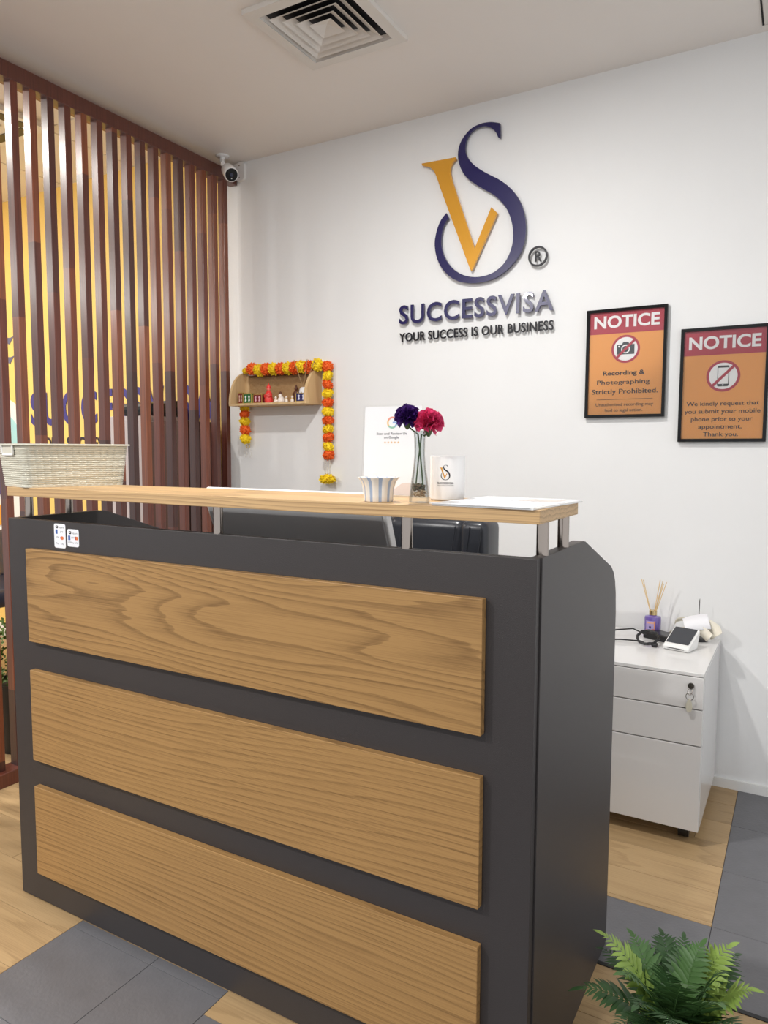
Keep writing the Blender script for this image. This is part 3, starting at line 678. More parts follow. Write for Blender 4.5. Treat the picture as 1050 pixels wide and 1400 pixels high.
TZ = CZ1+.0005
rd = thing('reed_diffuser', 'purple reed diffuser bottle with wooden reeds beside the wall', 'diffuser', (-.478, 2.925, TZ))
M_PUR = mat('lilac_glass', (112, 92, 168), .15, coat=.5)
lathe('bottle', [(.001, 0), (.028, 0), (.0305, .004), (.0305, .066), (.029, .072), (.014, .075), (.012, .079), (.001, .079)], (0, 0, 0), M_PUR, rd, 36, w=False)
lathe('collar', [(.001, .078), (.0145, .078), (.0145, .094), (.011, .096), (.001, .096)], (0, 0, 0), mat('pale_gold', (214, 190, 140), .25, .9), rd, 28, w=False)
va2 = math.atan2(-2.925, .478)
def wrapb(u, v, d=0.): a = va2-.25+u/.0305; return ((.0308+d)*math.cos(a), (.0308+d)*math.sin(a), v)
def curved(nm, u0, u1, v0, v1, m, par, d=0):
    n = 10; v = []
    for k in range(n+1): u = u0+(u1-u0)*k/n; v += [wrapb(u, v0, d), wrapb(u, v1, d)]
    return link(nm, data(nm, v, [(2*k, 2*k+2, 2*k+3, 2*k+1) for k in range(n)]), m, par, True, w=False)
curved('label', -.019, .017, .012, .058, mat('label_lilac', (176, 160, 210), .5), rd)
lb = rd.children[-1]
for k, (u0, u1, v0, v1, cc) in enumerate(((-.019, -.006, .012, .024, (206, 120, 90)), (.004, .017, .012, .028, (200, 110, 96)), (-.014, .014, .048, .054, (222, 170, 150)), (-.006, .002, .03, .038, (70, 60, 120)), (.012, .017, .03, .058, (226, 150, 110)))):
    curved('label_print', u0, u1, v0, v1, mat('lab_%d' % k, cc, .5), rd, .0003)
for dx, dy, ln in ((-.047, .0, .128), (-.042, .01, .124), (.022, .0, .130), (.030, .012, .124), (.046, -.004, .124), (.036, -.01, .118)):
    tube('reed', [(dx*.1, dy*.1, .07), (dx, dy, .09+ln-.005)], .0017, mat('reed_wood', (226, 198, 150), .7), rd, 6, w=False)
pa = thing('power_adapter', 'flat black power adapter box lying by the diffuser', 'adapter', (-.432, 2.865, TZ), math.radians(-28))
box('case', (-.06, -.036, 0), (.06, .036, .024), M_BLACK, pa, .004, w=False); box('label_plate', (-.045, -.026, .024), (.045, .026, .0245), mat('adapter_top', (34, 33, 34), .3), pa, w=False)
cc_ = thing('cable_coil', 'coiled black cable lying in front of the adapter', 'cable', (-.468, 2.768, TZ))
def coil():
    pts = []
    for k in range(150): a = k/150*math.tau*5; r = .033+.002*math.sin(k*1.7); y = r*math.sin(a); pts.append((r*1.1*math.cos(a), y, .006+.5*max(0, y+.033)+.0025*(int(k/30) % 3)))
    return pts
tube('coil', coil(), .0032, M_BLACK, cc_, 6, w=False); box('plug', (.02, -.04, .001), (.04, -.02, .014), M_BLACK, cc_, .003, w=False)
tube('lead', [(-.03, .0, .008), (-.09, -.02, .01), (-.16, -.03, .004), (-.165, -.06, .004)], .003, M_BLACK, cc_, 6, w=False)
tube('lead', [(-.018, .085, .012), (-.07, .09, .03), (-.13, .07, .022), (-.16, .03, .004)], .003, M_BLACK, cc_, 6, w=False)
tm_ = thing('payment_terminal', 'small white card reader with a sloping black screen', 'terminal', (-.352, 2.770, TZ), math.radians(-14))
prof = [(-.05, 0), (.03, 0), (.052, .058), (.048, .066), (-.052, .018), (-.056, .008)]
prism('body', prof, lambda u, v, d: (d, u, v), -.046, .046, M_WHITEM, tm_, .004, w=False)
def slope(u, s, d): n = Vector((0, -.43, .90)).normalized(); p0 = Vector((0, -.050, .0195)); e_ = Vector((0, .048+.052, .066-.018)).normalized(); q = p0+e_*s+n*d; return (u, q.y, q.z)
prism('screen', rrect(-.040, .012, .040, .104, .004), slope, .0002, .0016, mat('screen_glass', (52, 54, 60), .2), tm_, w=False)
box('card_slot', (-.03, -.0562, .0085), (.03, -.0535, .0105), M_GAP, tm_, w=False)
sp = thing('receipt_spike', 'metal spike standing upright through the receipts', 'spike', (-.315, 2.925, TZ))
lathe('base', [(.001, 0), (.035, 0), (.035, .006), (.03, .009), (.001, .009)], (0, 0, 0), M_BLACK, sp, 28, w=False)
tube('needle', [(0, 0, .008), (.001, 0, .15), (.002, 0, .158)], [.0018, .0018, .0004], mat('dull_steel', (120, 118, 116), .35, 1), sp, 8, w=False)
M_REC = mat('receipt_paper', (238, 232, 216), .7, var=.1, vscale=40); M_REC2 = mat('receipt_white', (242, 242, 246), .7)
def receipt(label, pts, wd, dirv, m):
    v, f = [], []; dirv = Vector(dirv).normalized()
    P = []
    for i in range(len(pts)-1):
        a, b, c, d = [Vector(pts[min(max(i+k, 0), len(pts)-1)]) for k in (-1, 0, 1, 2)]
        for k in range(6): t = k/6; P.append(.5*((2*b)+(c-a)*t+(2*a-5*b+4*c-d)*t*t+(3*b-a-3*c+d)*t**3))
    P.append(Vector(pts[-1])); n = len(P)
    for p in P: v += [p-dirv*wd/2, p+dirv*wd/2]
    f = [(2*i, 2*i+1, 2*i+3, 2*i+2) for i in range(n-1)]
    me = data('receipt', v, f); o = link('receipt', me, m, None, True)
    md = o.modifiers.new('s', 'SOLIDIFY'); md.thickness = .0006
    tag(o, label, 'receipt', 'curled receipts on the cabinet')
X0, Y0_, Z0 = -.315, 2.925, TZ
receipt('white receipt draped over the spike behind the card reader', [(X0-.045, Y0_-.035, Z0+.055), (X0-.02, Y0_-.025, Z0+.066), (X0+.01, Y0_-.02, Z0+.074), (X0+.038, Y0_-.012, Z0+.078)], .062, (.3, -.55, -.75), M_REC2)
receipt('cream receipt curling down towards the right back corner of the cabinet', [(X0+.01, Y0_+.01, Z0+.066), (X0+.032, Y0_+.0, Z0+.062), (X0+.056, Y0_-.015, Z0+.048), (X0+.066, Y0_-.03, Z0+.028)], .055, (.62, -.3, .55), M_REC)
receipt('cream receipt curling up beside the diffuser', [(X0-.01, Y0_+.02, Z0+.062), (X0-.045, Y0_+.02, Z0+.070), (X0-.075, Y0_+.022, Z0+.064), (X0-.085, Y0_+.018, Z0+.052)], .032, (.1, -.75, .6), M_REC)
receipt('cream receipt lying lowest beside the black adapter', [(X0-.01, Y0_-.01, Z0+.045), (X0-.05, Y0_-.015, Z0+.042), (X0-.085, Y0_-.02, Z0+.028), (X0-.10, Y0_-.025, Z0+.020)], .038, (.15, -.85, .45), M_REC)
receipt('cream receipt hanging behind the card reader on the right', [(X0+.01, Y0_-.03, Z0+.045), (X0+.028, Y0_-.035, Z0+.036), (X0+.045, Y0_-.045, Z0+.022)], .038, (.5, -.2, .7), M_REC)

# ------------------------------------------------------------------ wall shelf with small figures, marigold garland
HX0, HX1, HY, HZ = -2.558, -2.075, 2.864, 1.506
sh = thing('wall_shelf', 'small pale wooden wall shelf with quarter round ends and rattan back', 'shelf', ((HX0+HX1)/2, WY, HZ))
M_SH = woodmat('shelf_wood', (216, 186, 140), (184, 146, 100), 'z', rings=20, amp=.4, warp=.6, fine=.4)
box('shelf_board', (HX0, HY, HZ), (HX1, WY-.001, HZ+.011), M_SH, sh, .001)
q = [(WY-.001, HZ+.011), (WY-.001, HZ+.178)]+[(HY+.13-.13*math.cos(math.radians(90-a))+.005, HZ+.011+.165*math.sin(math.radians(90-a))) for a in range(0, 91, 10)]
q = [(WY-.001, HZ+.011), (WY-.001, HZ+.178)]+[(WY-.006-(WY-.006-HY)*math.sin(math.radians(a)), HZ+.011+.167*math.cos(math.radians(a))) for a in range(0, 91, 9)]
for xa, xb in ((HX0, HX0+.014), (HX1-.014, HX1)): prism('end_panel', q, lambda u, v, d: (d, u, v), xa, xb, M_SH, sh)
box('back_panel', (HX0+.03, WY-.008, HZ+.011), (HX1-.014, WY-.002, HZ+.158), woven('rattan', (206, 172, 124), (184, 146, 98)), sh)
box('back_stile', (HX0+.014, WY-.02, HZ+.011), (HX0+.032, WY-.002, HZ+.16), M_SH, sh, .001); box('back_rail', (HX0+.014, WY-.018, HZ+.153), (HX1-.014, WY-.002, HZ+.162), mat('dark_edge', (120, 86, 54), .6), sh, .001)
SZ = HZ+.0115
def trinket_box(px0, px1, py0, Y, c, c2, label):
    a = UY(px0, 545, Y).x; b = UY(px1, 545, Y).x; z1 = UY((px0+px1)/2, py0, Y).z; W = b-a; H = max(.028, z1-SZ)
    t = thing('trinket_box', label, 'box', ((a+b)/2, Y+.015, SZ), 0, 'decorated boxes on the wall shelf')
    box('body', (a, Y, SZ), (b, Y+.032, SZ+H), mat('box_%d%d' % (c[0], c[1]), c, .4), t, .0015)
    for z in (SZ+.0015, SZ+H-.0035): box('gilt_band', (a-.0006, Y-.0012, z), (b+.0006, Y+.0332, z+.002), mat('gilt', (206, 176, 96), .35, .4), t)
    mm = mat('motif_%d' % c2[0], c2, .5); q = lambda u, v, d: (u, d, v)
    for k in range(2):
        x = a+W*(.3+.4*k); z = SZ+H*.5
        prism('motif', [(x-W*.10, z-H*.26), (x+W*.02, z-H*.30), (x+W*.12, z-H*.2), (x+W*.05, z), (x+W*.11, z+H*.22), (x, z+H*.3), (x-W*.1, z+H*.18), (x-W*.03, z-.0)], q, Y-.0012, Y+.0002, mm, t)
    for xx in (a, b-W*.07): box('gilt_band', (xx, Y-.0011, SZ+.0035), (xx+W*.07, Y+.0002, SZ+H-.0035), MATS['gilt'], t)
    for k in range(3):
        lathe('finial', [(.0005, 0), (.002, .0005), (.0025, .003), (.001, .005), (.0003, .006)], (a+W*(.15+.35*k), Y+.004, SZ+H), MATS['gilt'], t, 8)
trinket_box(325.5, 332, 537, 2.895, (120, 44, 40), (228, 200, 180), 'brown red trinket box at the left end of the shelf')
trinket_box(332.5, 344, 538, 2.885, (34, 104, 52), (240, 240, 236), 'green trinket box with white motif on the shelf')
trinket_box(345.5, 358.5, 539, 2.895, (122, 26, 40), (226, 180, 190), 'dark red trinket box next to the red figure')
trinket_box(404, 419, 537, 2.895, (40, 40, 96), (214, 216, 236), 'navy trinket box at the right end of the shelf')
def figure(px, Y, parts, label, m):
    x = UY(px, 545, Y).x; t = thing('figurine', label, 'figurine', (x, Y, SZ))
    for nm, prof_, off, mm in parts: lathe(nm, prof_, off, mm, t, 20, w=False)
    return t
M_FRED = mat('figure_red', (232, 62, 58), .4); M_FWH = mat('figure_white', (238, 226, 216), .4); M_FBR = mat('figure_brown', (94, 56, 40), .5); M_FY = mat('figure_gold', (226, 190, 84), .4)
t = figure(367.5, 2.905, [('plinth', [(.001, 0), (.019, 0), (.018, .006), (.001, .006)], (0, 0, 0), M_FRED), ('robe', [(.001, .005), (.021, .006), (.022, .018), (.017, .034), (.018, .044), (.012, .056), (.006, .060), (.001, .06)], (0, 0, 0), M_FRED),
    ('head', [(.001, .056), (.008, .060), (.0105, .067), (.009, .074), (.005, .078), (.001, .079)], (0, -.001, 0), mat('figure_face', (240, 120, 104), .5)), ('crown', [(.001, .072), (.0115, .073), (.011, .080), (.0075, .087), (.0035, .090), (.002, .096), (.0003, .098)], (0, 0, 0), M_FRED)], 'bright red seated figure on the wall shelf', M_FRED)
for s in (-1, 1): tube('arm', [(s*.014, -.002, .048), (s*.021, -.008, .036), (s*.012, -.018, .028)], [.0045, .004, .003], M_FRED, t, 8, w=False)
for k in range(4): tube('sash', [(-.016+.004*k, -.014, .012+.008*k), (.0, -.021, .016+.008*k), (.016, -.014, .022+.007*k)], .0016, mat('figure_pink', (244, 130, 120), .5), t, 6, w=False)
t = figure(384.5, 2.90, [('body', [(.001, 0), (.017, 0), (.019, .008), (.016, .02), (.010, .028), (.001, .03)], (0, 0, 0), M_FWH), ('head', [(.001, .024), (.008, .026), (.010, .033), (.008, .04), (.001, .043)], (-.004, -.002, 0), M_FWH), ('turban', [(.001, .036), (.009, .037), (.008, .045), (.004, .052), (.001, .054)], (-.004, 0, 0), M_FBR)], 'small white figure with a brown turban on the wall shelf', M_FWH)
for s in (-1, 1): tube('leg', [(s*.006, -.012, .008), (s*.018, -.018, .006), (s*.010, -.022, .004)], .005, M_FWH, t, 8, w=False)
for k, (px, lab) in enumerate(((377, 'tiny gold and white figure left of the turbaned figure'), (391.5, 'tiny white round figure right of the turbaned figure'), (399.5, 'tiny gold and white figure beside the navy box'))):
    t = figure(px, 2.885, [('body', [(.001, 0), (.008, 0), (.009, .006), (.006, .016), (.001, .02)], (0, 0, 0), M_FWH if k != 1 else M_FWH), ('head', [(.001, .017), (.005, .019), (.006, .024), (.003, .029), (.001, .03)], (0, 0, 0), M_FWH), ('collar', [(.001, .014), (.0075, .0145), (.0075, .017), (.001, .0175)], (0, 0, 0), M_FY)], lab, M_FWH)
t = figure(405, 2.965, [('robe', [(.001, 0), (.014, 0), (.012, .03), (.015, .05), (.008, .062), (.001, .064)], (0, 0, 0), M_FBR), ('head', [(.001, .06), (.007, .064), (.009, .071), (.006, .079), (.001, .081)], (0, 0, 0), M_FBR), ('crown', [(.001, .078), (.006, .078), (.003, .088), (.001, .09)], (0, 0, 0), M_FBR)], 'dark brown standing figure behind the navy box', M_FBR)
for s in (-1, 1): tube('arm', [(s*.011, 0, .055), (s*.018, -.004, .045), (s*.010, -.012, .04)], .0035, M_FBR, t, 8, w=False)
x = UY(411, 530, 2.915).x
t = thing('incense_pot', 'white round incense pot at the right end of the shelf', 'pot', (x, 2.94, SZ))
lathe('pot', [(.001, 0), (.018, 0), (.022, .02), (.023, .05), (.020, .064), (.013, .073), (.001, .075)], (0, 0, 0), M_WHITE, t, 24, w=False)
for k, (px, py) in enumerate(((402, 492), (420, 491), (431, 491))):
    tp = UY(px, py, 2.893); b_ = Vector((x+.004*(k-1), 2.94, SZ+.07))
    o = tube('incense_stick', [b_, b_.lerp(tp, .5), tp], .0017, mat('incense', (150, 120, 96) if k else (180, 150, 110), .8), None, 6)
    tag(o, ['pale incense stick leaning left out of the white pot', 'thin incense stick standing upright in the white pot', 'thin incense stick leaning right out of the white pot'][k], 'incense', 'incense sticks on the wall shelf')

ga = thing('marigold_garland', 'orange and yellow marigold garland draped over the wall shelf', 'garland', (-2.3, WY, 1.13))
M_MY = mat('marigold_yellow', (255, 226, 40), .7, var=.12, vscale=160); M_MO = mat('marigold_orange', (250, 116, 40), .7, var=.15, vscale=160)
def pom(seed, m, sq=.86):
    rnd = random.Random(seed); v, f = [], []
    n = 230
    for k in range(n):
        z = 1-2*(k+.5)/n; r = math.sqrt(1-z*z); ph = k*2.39996+rnd.uniform(-.2, .2); d = Vector((r*math.cos(ph), r*math.sin(ph), z))
        s = d.cross(Vector((rnd.uniform(-1, 1), rnd.uniform(-1, 1), rnd.uniform(-1, 1)))).normalized(); R1 = rnd.uniform(.88, 1.1); b0 = len(v); d2 = (d+s.cross(d)*rnd.uniform(-.3, .3)).normalized()
        v += [d*.5-s*.1, d*.5+s*.1, d2*R1*.86+s*.13, d2*R1, d2*R1*.86-s*.13]; f.append((b0, b0+1, b0+2, b0+3, b0+4))
    bm = bmesh.new(); bmesh.ops.create_icosphere(bm, subdivisions=2, radius=.8); o = len(v); bm.verts.index_update()
    v += [x.co.copy() for x in bm.verts]; f += [tuple(o+x.index for x in p.verts) for p in bm.faces]; bm.free()
    me = data('marigold', v, f); me.materials.append(m); return me
PM = {'y': [pom(k, M_MY) for k in range(2)], 'o': [pom(9+k, M_MO) for k in range(2)]}
def flower(px, py, c, Y, r=.031, sq=(1, 1, .9)):
    p = UY(px, py, Y); o = link('marigold', random.choice(PM[c]), None, ga, w=False); o.location = p-ga.location; o.scale = (r*sq[0], r*sq[1], r*sq[2]); o.rotation_euler = (random.random(), random.random(), random.random()*6) if sq[2] > .8 else (0, 0, random.random()*6)
flower(335.5, 507, 'y', 2.962, .018)
top = [(345, 503.5), (354.5, 505.5), (364, 503.5), (374, 503.5), (384, 503), (393.5, 502.5), (403, 502), (413, 500.5), (423, 500.5), (434, 498)]
for k, (a, b) in enumerate(top): flower(a, b+1, 'oy'[k % 2], 2.95, .035)
for k, b in enumerate((501.5, 514, 525.6, 537.6, 550, 562.8, 574.8, 587, 598, 611, 622)): flower(447.5+.15*k, b, 'oy'[k % 2], 2.967, .031, (1, 1, .82))
for k, b in enumerate((557, 566, 576, 588, 600)): flower(334+.4*k, b, 'yo'[k % 2], 2.955, .031, (1, 1, .82))
flower(448, 655, 'y', 2.955, .05, (1, .85, .52))
p0 = UY(449, 626, 2.967); p1 = UY(448, 650, 2.957)
for k in (-.016, 0, .014):
    tube('bead_string', [p0+Vector((k*.3, 0, 0)), p0.lerp(p1, .5)+Vector((k, -.004, 0)), p1+Vector((k*.8, 0, 0))], .0012, mat('clear_bead', (206, 200, 186), .3), ga, 6)
    for j in range(5): lathe('bead', [(.0005, -.0025), (.0022, -.0012), (.0022, .0012), (.0005, .0025)], p0.lerp(p1, .12+.19*j)+Vector((k*(1 if .2 < j/4 < .9 else .6), -.003, 0)), MATS['clear_bead'], ga, 8)
c0 = UY(339, 610.5, 2.97); tube('bead_ring', [(c0.x+.011*math.cos(a), c0.y, c0.z+.008*math.sin(a)) for a in [k*math.tau/16 for k in range(16)]], .002, MATS['figure_gold'], ga, 6, True)
for dx in (-.016, .014): c1 = UY(339, 621, 2.975); tube('thread_loop', [(c1.x+dx+.009*math.cos(a), c1.y, c1.z+.016*math.sin(a)) for a in [k*math.tau/16 for k in range(16)]], .0008, MATS['clear_bead'], ga, 5, True)

# ------------------------------------------------------------------ ceiling: diffuser, hatch, security camera
vt = thing('air_diffuser', 'square white four way air diffuser in the ceiling', 'vent', (-1.495, 2.2, CEIL))
def sqring(nm, a0, z0, a1, z1, m, th=.0025):
    v = []
    for a, z in ((a0, z0), (a1, z1), (a1-th, z1+th), (a0-th, z0+th)):
        v += [(-a, -a, z), (a, -a, z), (a, a, z), (-a, a, z)]
    f = []
    for r in range(4):
        s = (r+1) % 4
        for k in range(4): j = (k+1) % 4; f.append((r*4+k, r*4+j, s*4+j, s*4+k))
    return link(nm, data(nm, v, f), m, vt, w=False)
M_VENT = mat('vent_white', (226, 222, 216), .45)
link('frame', ringme('frame', [(-.206, -.206), (.206, -.206), (.206, .206), (-.206, .206)], [(-.165, -.165), (.165, -.165), (.165, .165), (-.165, .165)], lambda u, v, d: (u, v, d), -.018, -.0005), M_VENT, vt, w=False)
sqring('frame_lip', .168, -.018, .156, -.002, M_VENT)
for a in (.142, .110, .078): sqring('louvre', a, -.020, a-.030, -.0035, M_VENT)
v = [(-.045, -.045, -.018), (.045, -.045, -.018), (.045, .045, -.018), (-.045, .045, -.018), (0, 0, -.002)]
link('centre_cone', data('centre_cone', v, [(0, 1, 4), (1, 2, 4), (2, 3, 4), (3, 0, 4)]), M_VENT, vt, w=False)
box('duct_backing', (-.165, -.165, -.0012), (.165, .165, -.0002), mat('duct_black', (18, 18, 24), .6), vt, w=False)
ht = thing('ceiling_hatch', 'pale ceiling access hatch at the top right corner', 'hatch', (.06, 2.7, CEIL))
link('frame', ringme('frame', [(-.25, -.25), (.25, -.25), (.25, .25), (-.25, .25)], [(-.245, -.245), (.245, -.245), (.245, .245), (-.245, .245)], lambda u, v, d: (u, v, d), -.003, -.0002), M_GAP, ht, w=False)
box('panel', (-.243, -.243, -.006), (.243, .243, -.0005), M_VENT, ht, w=False)

sc_ = thing('security_camera', 'white bullet security camera hanging from the ceiling corner', 'camera', UZ(304, 213, CEIL))
lathe('base', [(.001, -.008), (.028, -.008), (.034, -.003), (.034, -.0003), (.001, 0)], (0, 0, 0), M_WHITE, sc_, 28, w=False)
bA = UY(305, 224, 2.84)-sc_.location; fA = UY(316.5, 239, 2.80)-sc_.location
tube('neck', [(0, 0, -.006), (.002, -.004, -.03), tuple(bA)], .012, M_WHITE, sc_, 14, w=False)
ax_ = (fA-bA).normalized(); eyed = (EYE-sc_.location-fA).normalized(); ax_ = (ax_*.9+eyed*.28).normalized(); back = fA-ax_*.092
tube('housing', [back-ax_*.004, back+ax_*.004, back+ax_*.02, back+ax_*.06, fA-ax_*.002, fA], [.014, .025, .032, .0345, .035, .0335], M_WHITE, sc_, 28, w=False)
tube('lens_face', [fA-ax_*.002, fA+ax_*.0012], .0300, M_BLKGLOSS, sc_, 28, w=False)
tube('lens', [fA, fA+ax_*.003], .009, mat('lens_blue', (30, 38, 66), .08), sc_, 18, w=False)
tube('indicator', [fA-Vector((0, 0, .017)), fA-Vector((0, 0, .017))+ax_*.002], .003, M_PAPER, sc_, 10, w=False)
cp = thing('junction_plate', 'small white wall plate beside the security camera', 'plate', UY(331, 236, WY))
prism('cover', rrect(-.026, -.046, .026, .046, .012), lambda u, v, d: (u, d, v), -.018, -.0003, M_WHITE, cp, .002, w=False)
for z in (-.03, .03): link('screw', tubeme('screw', [(-.004, -.0185, z), (-.004, -.0179, z)], .003, 10), M_CHROME, cp, w=False)

# ------------------------------------------------------------------ the next room behind the slats
yl = lambda u, v, d: (u, WY-.003-d, v)
ws = thing('wall_lettering', 'navy company name painted large on the yellow wall', 'lettering', (-3.6, WY, 1.44))
M_VIN = mat('navy_vinyl', (66, 62, 140), .5)
text('letter', 'SUCCESSVISA', yl, -4.36, -2.77, 1.437, .207, M_VIN, ws, bold=.03, depth=.002, split=True, space=1.3)
text('tagline_letter', 'YOUR SUCCESS IS OUR BUSINESS', yl, -4.30, -2.90, 1.285, .075, mat('black_vinyl', (40, 38, 60), .5), ws, bold=.02, depth=.002, split=True)
mu = thing('wall_mural', 'white and blue rounded mural on the far left of the yellow wall', 'mural', (-4.8, WY, 1.1))
mp_ = lambda u, v, d: (u, d, v)
prism('white_shape', smooth_closed([(-5.3, 1.45), (-4.95, 1.72), (-4.6, 1.62), (-4.45, 1.50), (-4.36, 1.2), (-4.45, .92), (-4.7, .74), (-5.2, .72)]), mp_, WY-.003, WY-.001, M_PAPER, mu)
prism('cyan_shape', smooth_closed([(-4.62, 1.50), (-4.52, 1.45), (-4.50, 1.33), (-4.56, 1.2), (-4.70, 1.1), (-4.72, 1.35)]), mp_, WY-.005, WY-.003, mat('cyan_vinyl', (170, 224, 232), .5), mu)
prism('indigo_shape', smooth_closed([(-5.2, 1.30), (-4.78, 1.26), (-4.69, 1.16), (-4.70, 1.0), (-4.85, .95), (-5.2, 1.0)]), mp_, WY-.007, WY-.005, mat('indigo_vinyl', (70, 62, 150), .5), mu)
prism('orange_shape', smooth_closed([(-5.2, .86), (-4.75, .90), (-4.60, .95), (-4.66, .80), (-4.9, .74), (-5.2, .76)]), mp_, WY-.009, WY-.007, mat('orange_vinyl', (240, 170, 60), .5), mu)
for z in (2.0, 1.875): prism('bird_mark', [(-4.66, z+.02), (-4.55, z+.012), (-4.515, z+.02), (-4.56, z-.03), (-4.64, z-.01)], mp_, WY-.003, WY-.001, mat('slate_vinyl', (104, 108, 140), .5), mu)
fc = thing('filing_cupboard', 'pale grey cupboard behind the slats against the yellow wall', 'cupboard', (-3.14, 2.83, 0))
M_FC = mat('grey_steel', (196, 188, 190), .4)
box('body', (-3.325, 2.70, 0), (-2.962, 2.95, 1.46), M_FC, fc, .003)
for a, b in ((-3.320, -3.146), (-3.142, -2.967)): box('cupboard_door', (a, 2.693, .04), (b, 2.70, 1.44), M_FC, fc, .001)
for x in (-3.165, -3.123): tube('door_handle', [(x, 2.688, .8), (x, 2.688, .92)], .005, M_CHROME, fc, 8)
pt = thing('desktop_printer', 'black printer standing on top of the pale grey cupboard', 'printer', (-3.085, 2.85, 1.461))
box('housing', (-.115, -.12, 0), (.115, .1, .07), M_BLACK, pt, .02, w=False); box('paper_tray', (-.1, .04, .06), (.1, .1, .09), M_BLACK, pt, .01, w=False); box('output_slot', (-.09, -.125, .02), (.09, -.118, .035), M_BLKGLOSS, pt, w=False)
dc = thing('dark_cupboard', 'dark brown wooden cupboard behind the slats by the wall corner', 'cupboard', (-2.84, 2.83, 0))
M_DK = woodmat('dark_walnut', (78, 48, 34), (48, 28, 20), 'z', rings=30, amp=.4, warp=.5, fine=.4)
box('body', (-2.955, 2.70, 0), (-2.725, 2.95, 1.43), M_DK, dc, .002)
for a, b in ((-2.951, -2.842), (-2.838, -2.729)): box('cupboard_door', (a, 2.688, .05), (b, 2.70, 1.41), M_DK, dc, .001)
ac = thing('air_conditioner', 'white ceiling cassette air conditioner with black slot in the next room', 'air conditioner', (-3.72, 2.0, CEIL2))
prism('panel', rrect(-.42, -.42, .42, .42, .04), lambda u, v, d: (u, v, d), -.03, -.003, M_WHITEM, ac, w=False)
for s in (-1, 1):
    box('outlet_slot', (-.33, s*.36-.03, -.0325), (.33, s*.36+.03, -.0302), M_BLACK, ac, w=False); box('outlet_slot', (s*.36-.03, -.33, -.0325), (s*.36+.03, .33, -.0302), M_BLACK, ac, w=False)
box('grille', (-.27, -.27, -.036), (.27, .27, -.0303), M_VENT, ac, w=False)
tp_ = thing('potted_shrub', 'small leafy artificial shrub in a black pot behind the slats', 'plant', (-2.88, 1.88, 0))
lathe('pot', [(.001, 0), (.085, 0), (.1, .24), (.105, .30), (.098, .30), (.09, .28), (.001, .27)], (0, 0, 0), M_BLACK, tp_, 28, w=False)
rnd = random.Random(4); v, f = [], []
for k in range(900):
    z = 1-2*rnd.random(); r = math.sqrt(1-z*z); ph = rnd.random()*6.283; d = Vector((r*math.cos(ph), r*math.sin(ph), z)); p = Vector((0, 0, .42))+Vector((d.x*.13, d.y*.13, d.z*.15))*rnd.uniform(.6, 1.03)
    s = d.cross(Vector((rnd.uniform(-1, 1), rnd.uniform(-1, 1), rnd.uniform(-1, 1)))).normalized()*.008; e2 = (d+s.cross(d)*20).normalized()*.017; b0 = len(v); v += [p, p+e2*.5+s, p+e2, p+e2*.5-s]; f.append((b0, b0+1, b0+2, b0+3))
o = link('foliage', data('foliage', v, f), mat('shrub_leaf', (110, 142, 66), .5, var=.5, vscale=40), tp_, w=False); o['kind'] = 'stuff'
tube('trunk', [(0, 0, .27), (0, 0, .42)], .012, M_FBR, tp_, 8, w=False)
ot = thing('waiting_chair', 'dark blue leather waiting chair in front of the mural', 'chair', (-4.0, 2.5, 0))
cm = mat('navy_leather', (40, 44, 62), .35)
for nm, a, b, bv in (('seat', (-.27, -.26, .42), (.27, .26, .52), .04), ('backrest', (-.27, .16, .5), (.27, .27, .80), .04)): link(nm, boxme(nm, a, b, bv, 4), cm, ot, True, w=False)
for sx in (-1, 1):
    for sy in (-1, 1): tube('leg', [(sx*.22, sy*.2, 0), (sx*.21, sy*.19, .43)], .012, M_CHROME, ot, 8, w=False)

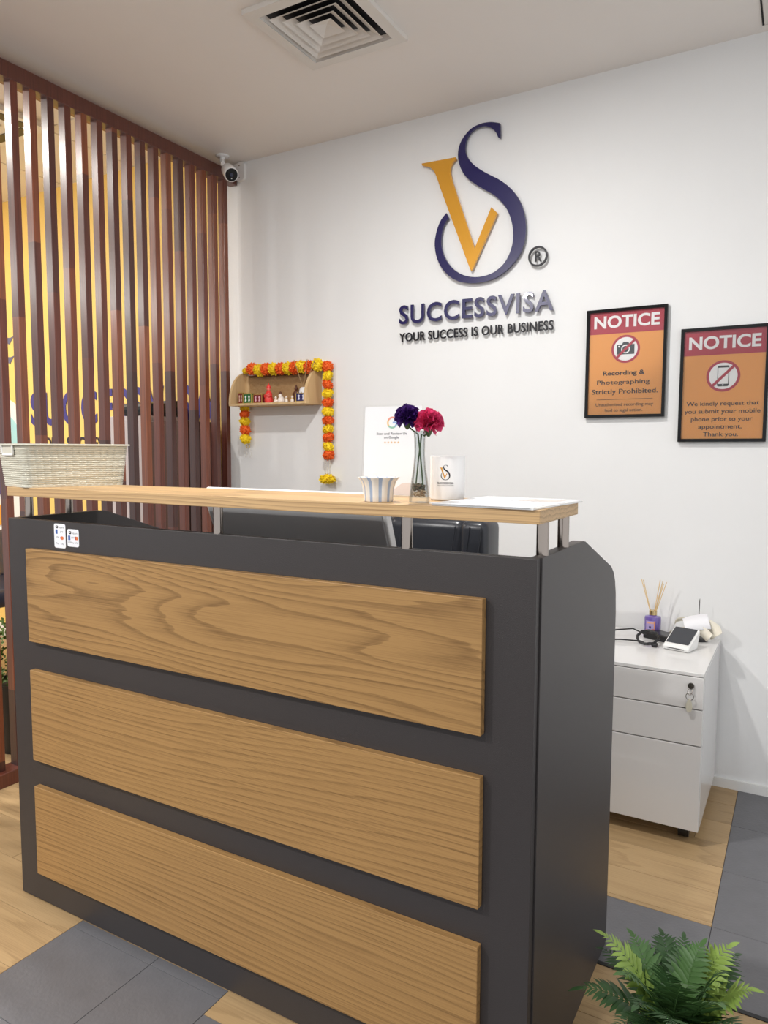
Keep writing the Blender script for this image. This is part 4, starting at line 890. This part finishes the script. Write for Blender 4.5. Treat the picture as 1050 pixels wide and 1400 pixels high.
# ------------------------------------------------------------------ artificial fern beside the desk
FC = Vector((-.150, 1.365, 0))
fe = thing('potted_fern', 'green artificial fern in a black pot at the right end of the desk', 'plant', FC)
lathe('pot', [(.001, 0), (.075, 0), (.095, .16), (.1, .18), (.093, .18), (.086, .165), (.001, .16)], (0, 0, 0), M_BLACK, fe, 32, w=False)
def leafmat(nm, c, c2):
    m = mat(nm, c, .5, var=.3, vscale=30); b = m.node_tree.nodes['Principled BSDF']; return m
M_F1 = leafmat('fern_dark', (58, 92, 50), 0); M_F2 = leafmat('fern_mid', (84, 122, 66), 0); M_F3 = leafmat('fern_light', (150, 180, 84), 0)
def frond(tip, m, wid, rise=.10, seed=0, n=17):
    rnd = random.Random(seed); a = Vector((rnd.uniform(-.02, .02), rnd.uniform(-.02, .02), .165)); b = Vector(tip)-FC
    mid = a.lerp(b, .5)+Vector((0, 0, rise)); v, f = [], []
    P = [a*(1-t)**2+mid*2*t*(1-t)+b*t*t for t in [k/24 for k in range(25)]]
    def at(t): k = min(23, int(t*24)); return P[k].lerp(P[k+1], t*24-k)
    def tan(t): k = min(23, int(t*24)); return (P[k+1]-P[k]).normalized()
    r = tubeme('x', P, [.0022*(1-k/28) for k in range(25)], 5); v = [x.co.copy() for x in r.vertices]; f = [tuple(p.vertices) for p in r.polygons]; bpy.data.meshes.remove(r)
    for k in range(n):
        t = .16+.82*k/(n-1); T = tan(t); side = T.cross(Vector((0, 0, 1)))
        if side.length < .1: side = Vector((1, 0, 0))
        side.normalize(); N_ = side.cross(T).normalized(); u = (k/(n-1)); ln = wid*(math.sin(math.pi*min(1, .22+.78*u)**.8)*.9+.12)*rnd.uniform(.85, 1.1)
        for s in (-1, 1):
            d = (side*s*.86+T*(.5+.3*u)+N_*rnd.uniform(-.05, .2)).normalized(); ww = (T-d*(T.dot(d))).normalized(); nn = d.cross(ww); p = at(t); b0 = len(v); M_ = 7
            for i in range(M_+1):
                h = i/M_; w2 = ln*.125*math.sin(math.pi*min(.98, .12+.86*h**.75))*(1.0 if i % 2 else .84); q = p+d*ln*h-Vector((0, 0, ln*.22*h*h))
                v += [q-ww*w2+nn*w2*.25, q, q+ww*w2+nn*w2*.25]
            for i in range(M_): z = b0+3*i; f += [(z, z+1, z+4, z+3), (z+1, z+2, z+5, z+4)]
    b0 = len(v); d = tan(1); sd = d.cross(Vector((0, 0, 1))).normalized()
    for i in range(6): h = i/5; w2 = wid*.085*math.sin(math.pi*min(.97, .2+.78*h)); q = P[-1]+d*(wid*.46*h-wid*.12)-Vector((0, 0, wid*.12*h*h)); v += [q-sd*w2, q, q+sd*w2]
    for i in range(5): z = b0+3*i; f += [(z, z+1, z+4, z+3), (z+1, z+2, z+5, z+4)]
    link('frond', data('frond', v, f), m, fe, True, w=False)
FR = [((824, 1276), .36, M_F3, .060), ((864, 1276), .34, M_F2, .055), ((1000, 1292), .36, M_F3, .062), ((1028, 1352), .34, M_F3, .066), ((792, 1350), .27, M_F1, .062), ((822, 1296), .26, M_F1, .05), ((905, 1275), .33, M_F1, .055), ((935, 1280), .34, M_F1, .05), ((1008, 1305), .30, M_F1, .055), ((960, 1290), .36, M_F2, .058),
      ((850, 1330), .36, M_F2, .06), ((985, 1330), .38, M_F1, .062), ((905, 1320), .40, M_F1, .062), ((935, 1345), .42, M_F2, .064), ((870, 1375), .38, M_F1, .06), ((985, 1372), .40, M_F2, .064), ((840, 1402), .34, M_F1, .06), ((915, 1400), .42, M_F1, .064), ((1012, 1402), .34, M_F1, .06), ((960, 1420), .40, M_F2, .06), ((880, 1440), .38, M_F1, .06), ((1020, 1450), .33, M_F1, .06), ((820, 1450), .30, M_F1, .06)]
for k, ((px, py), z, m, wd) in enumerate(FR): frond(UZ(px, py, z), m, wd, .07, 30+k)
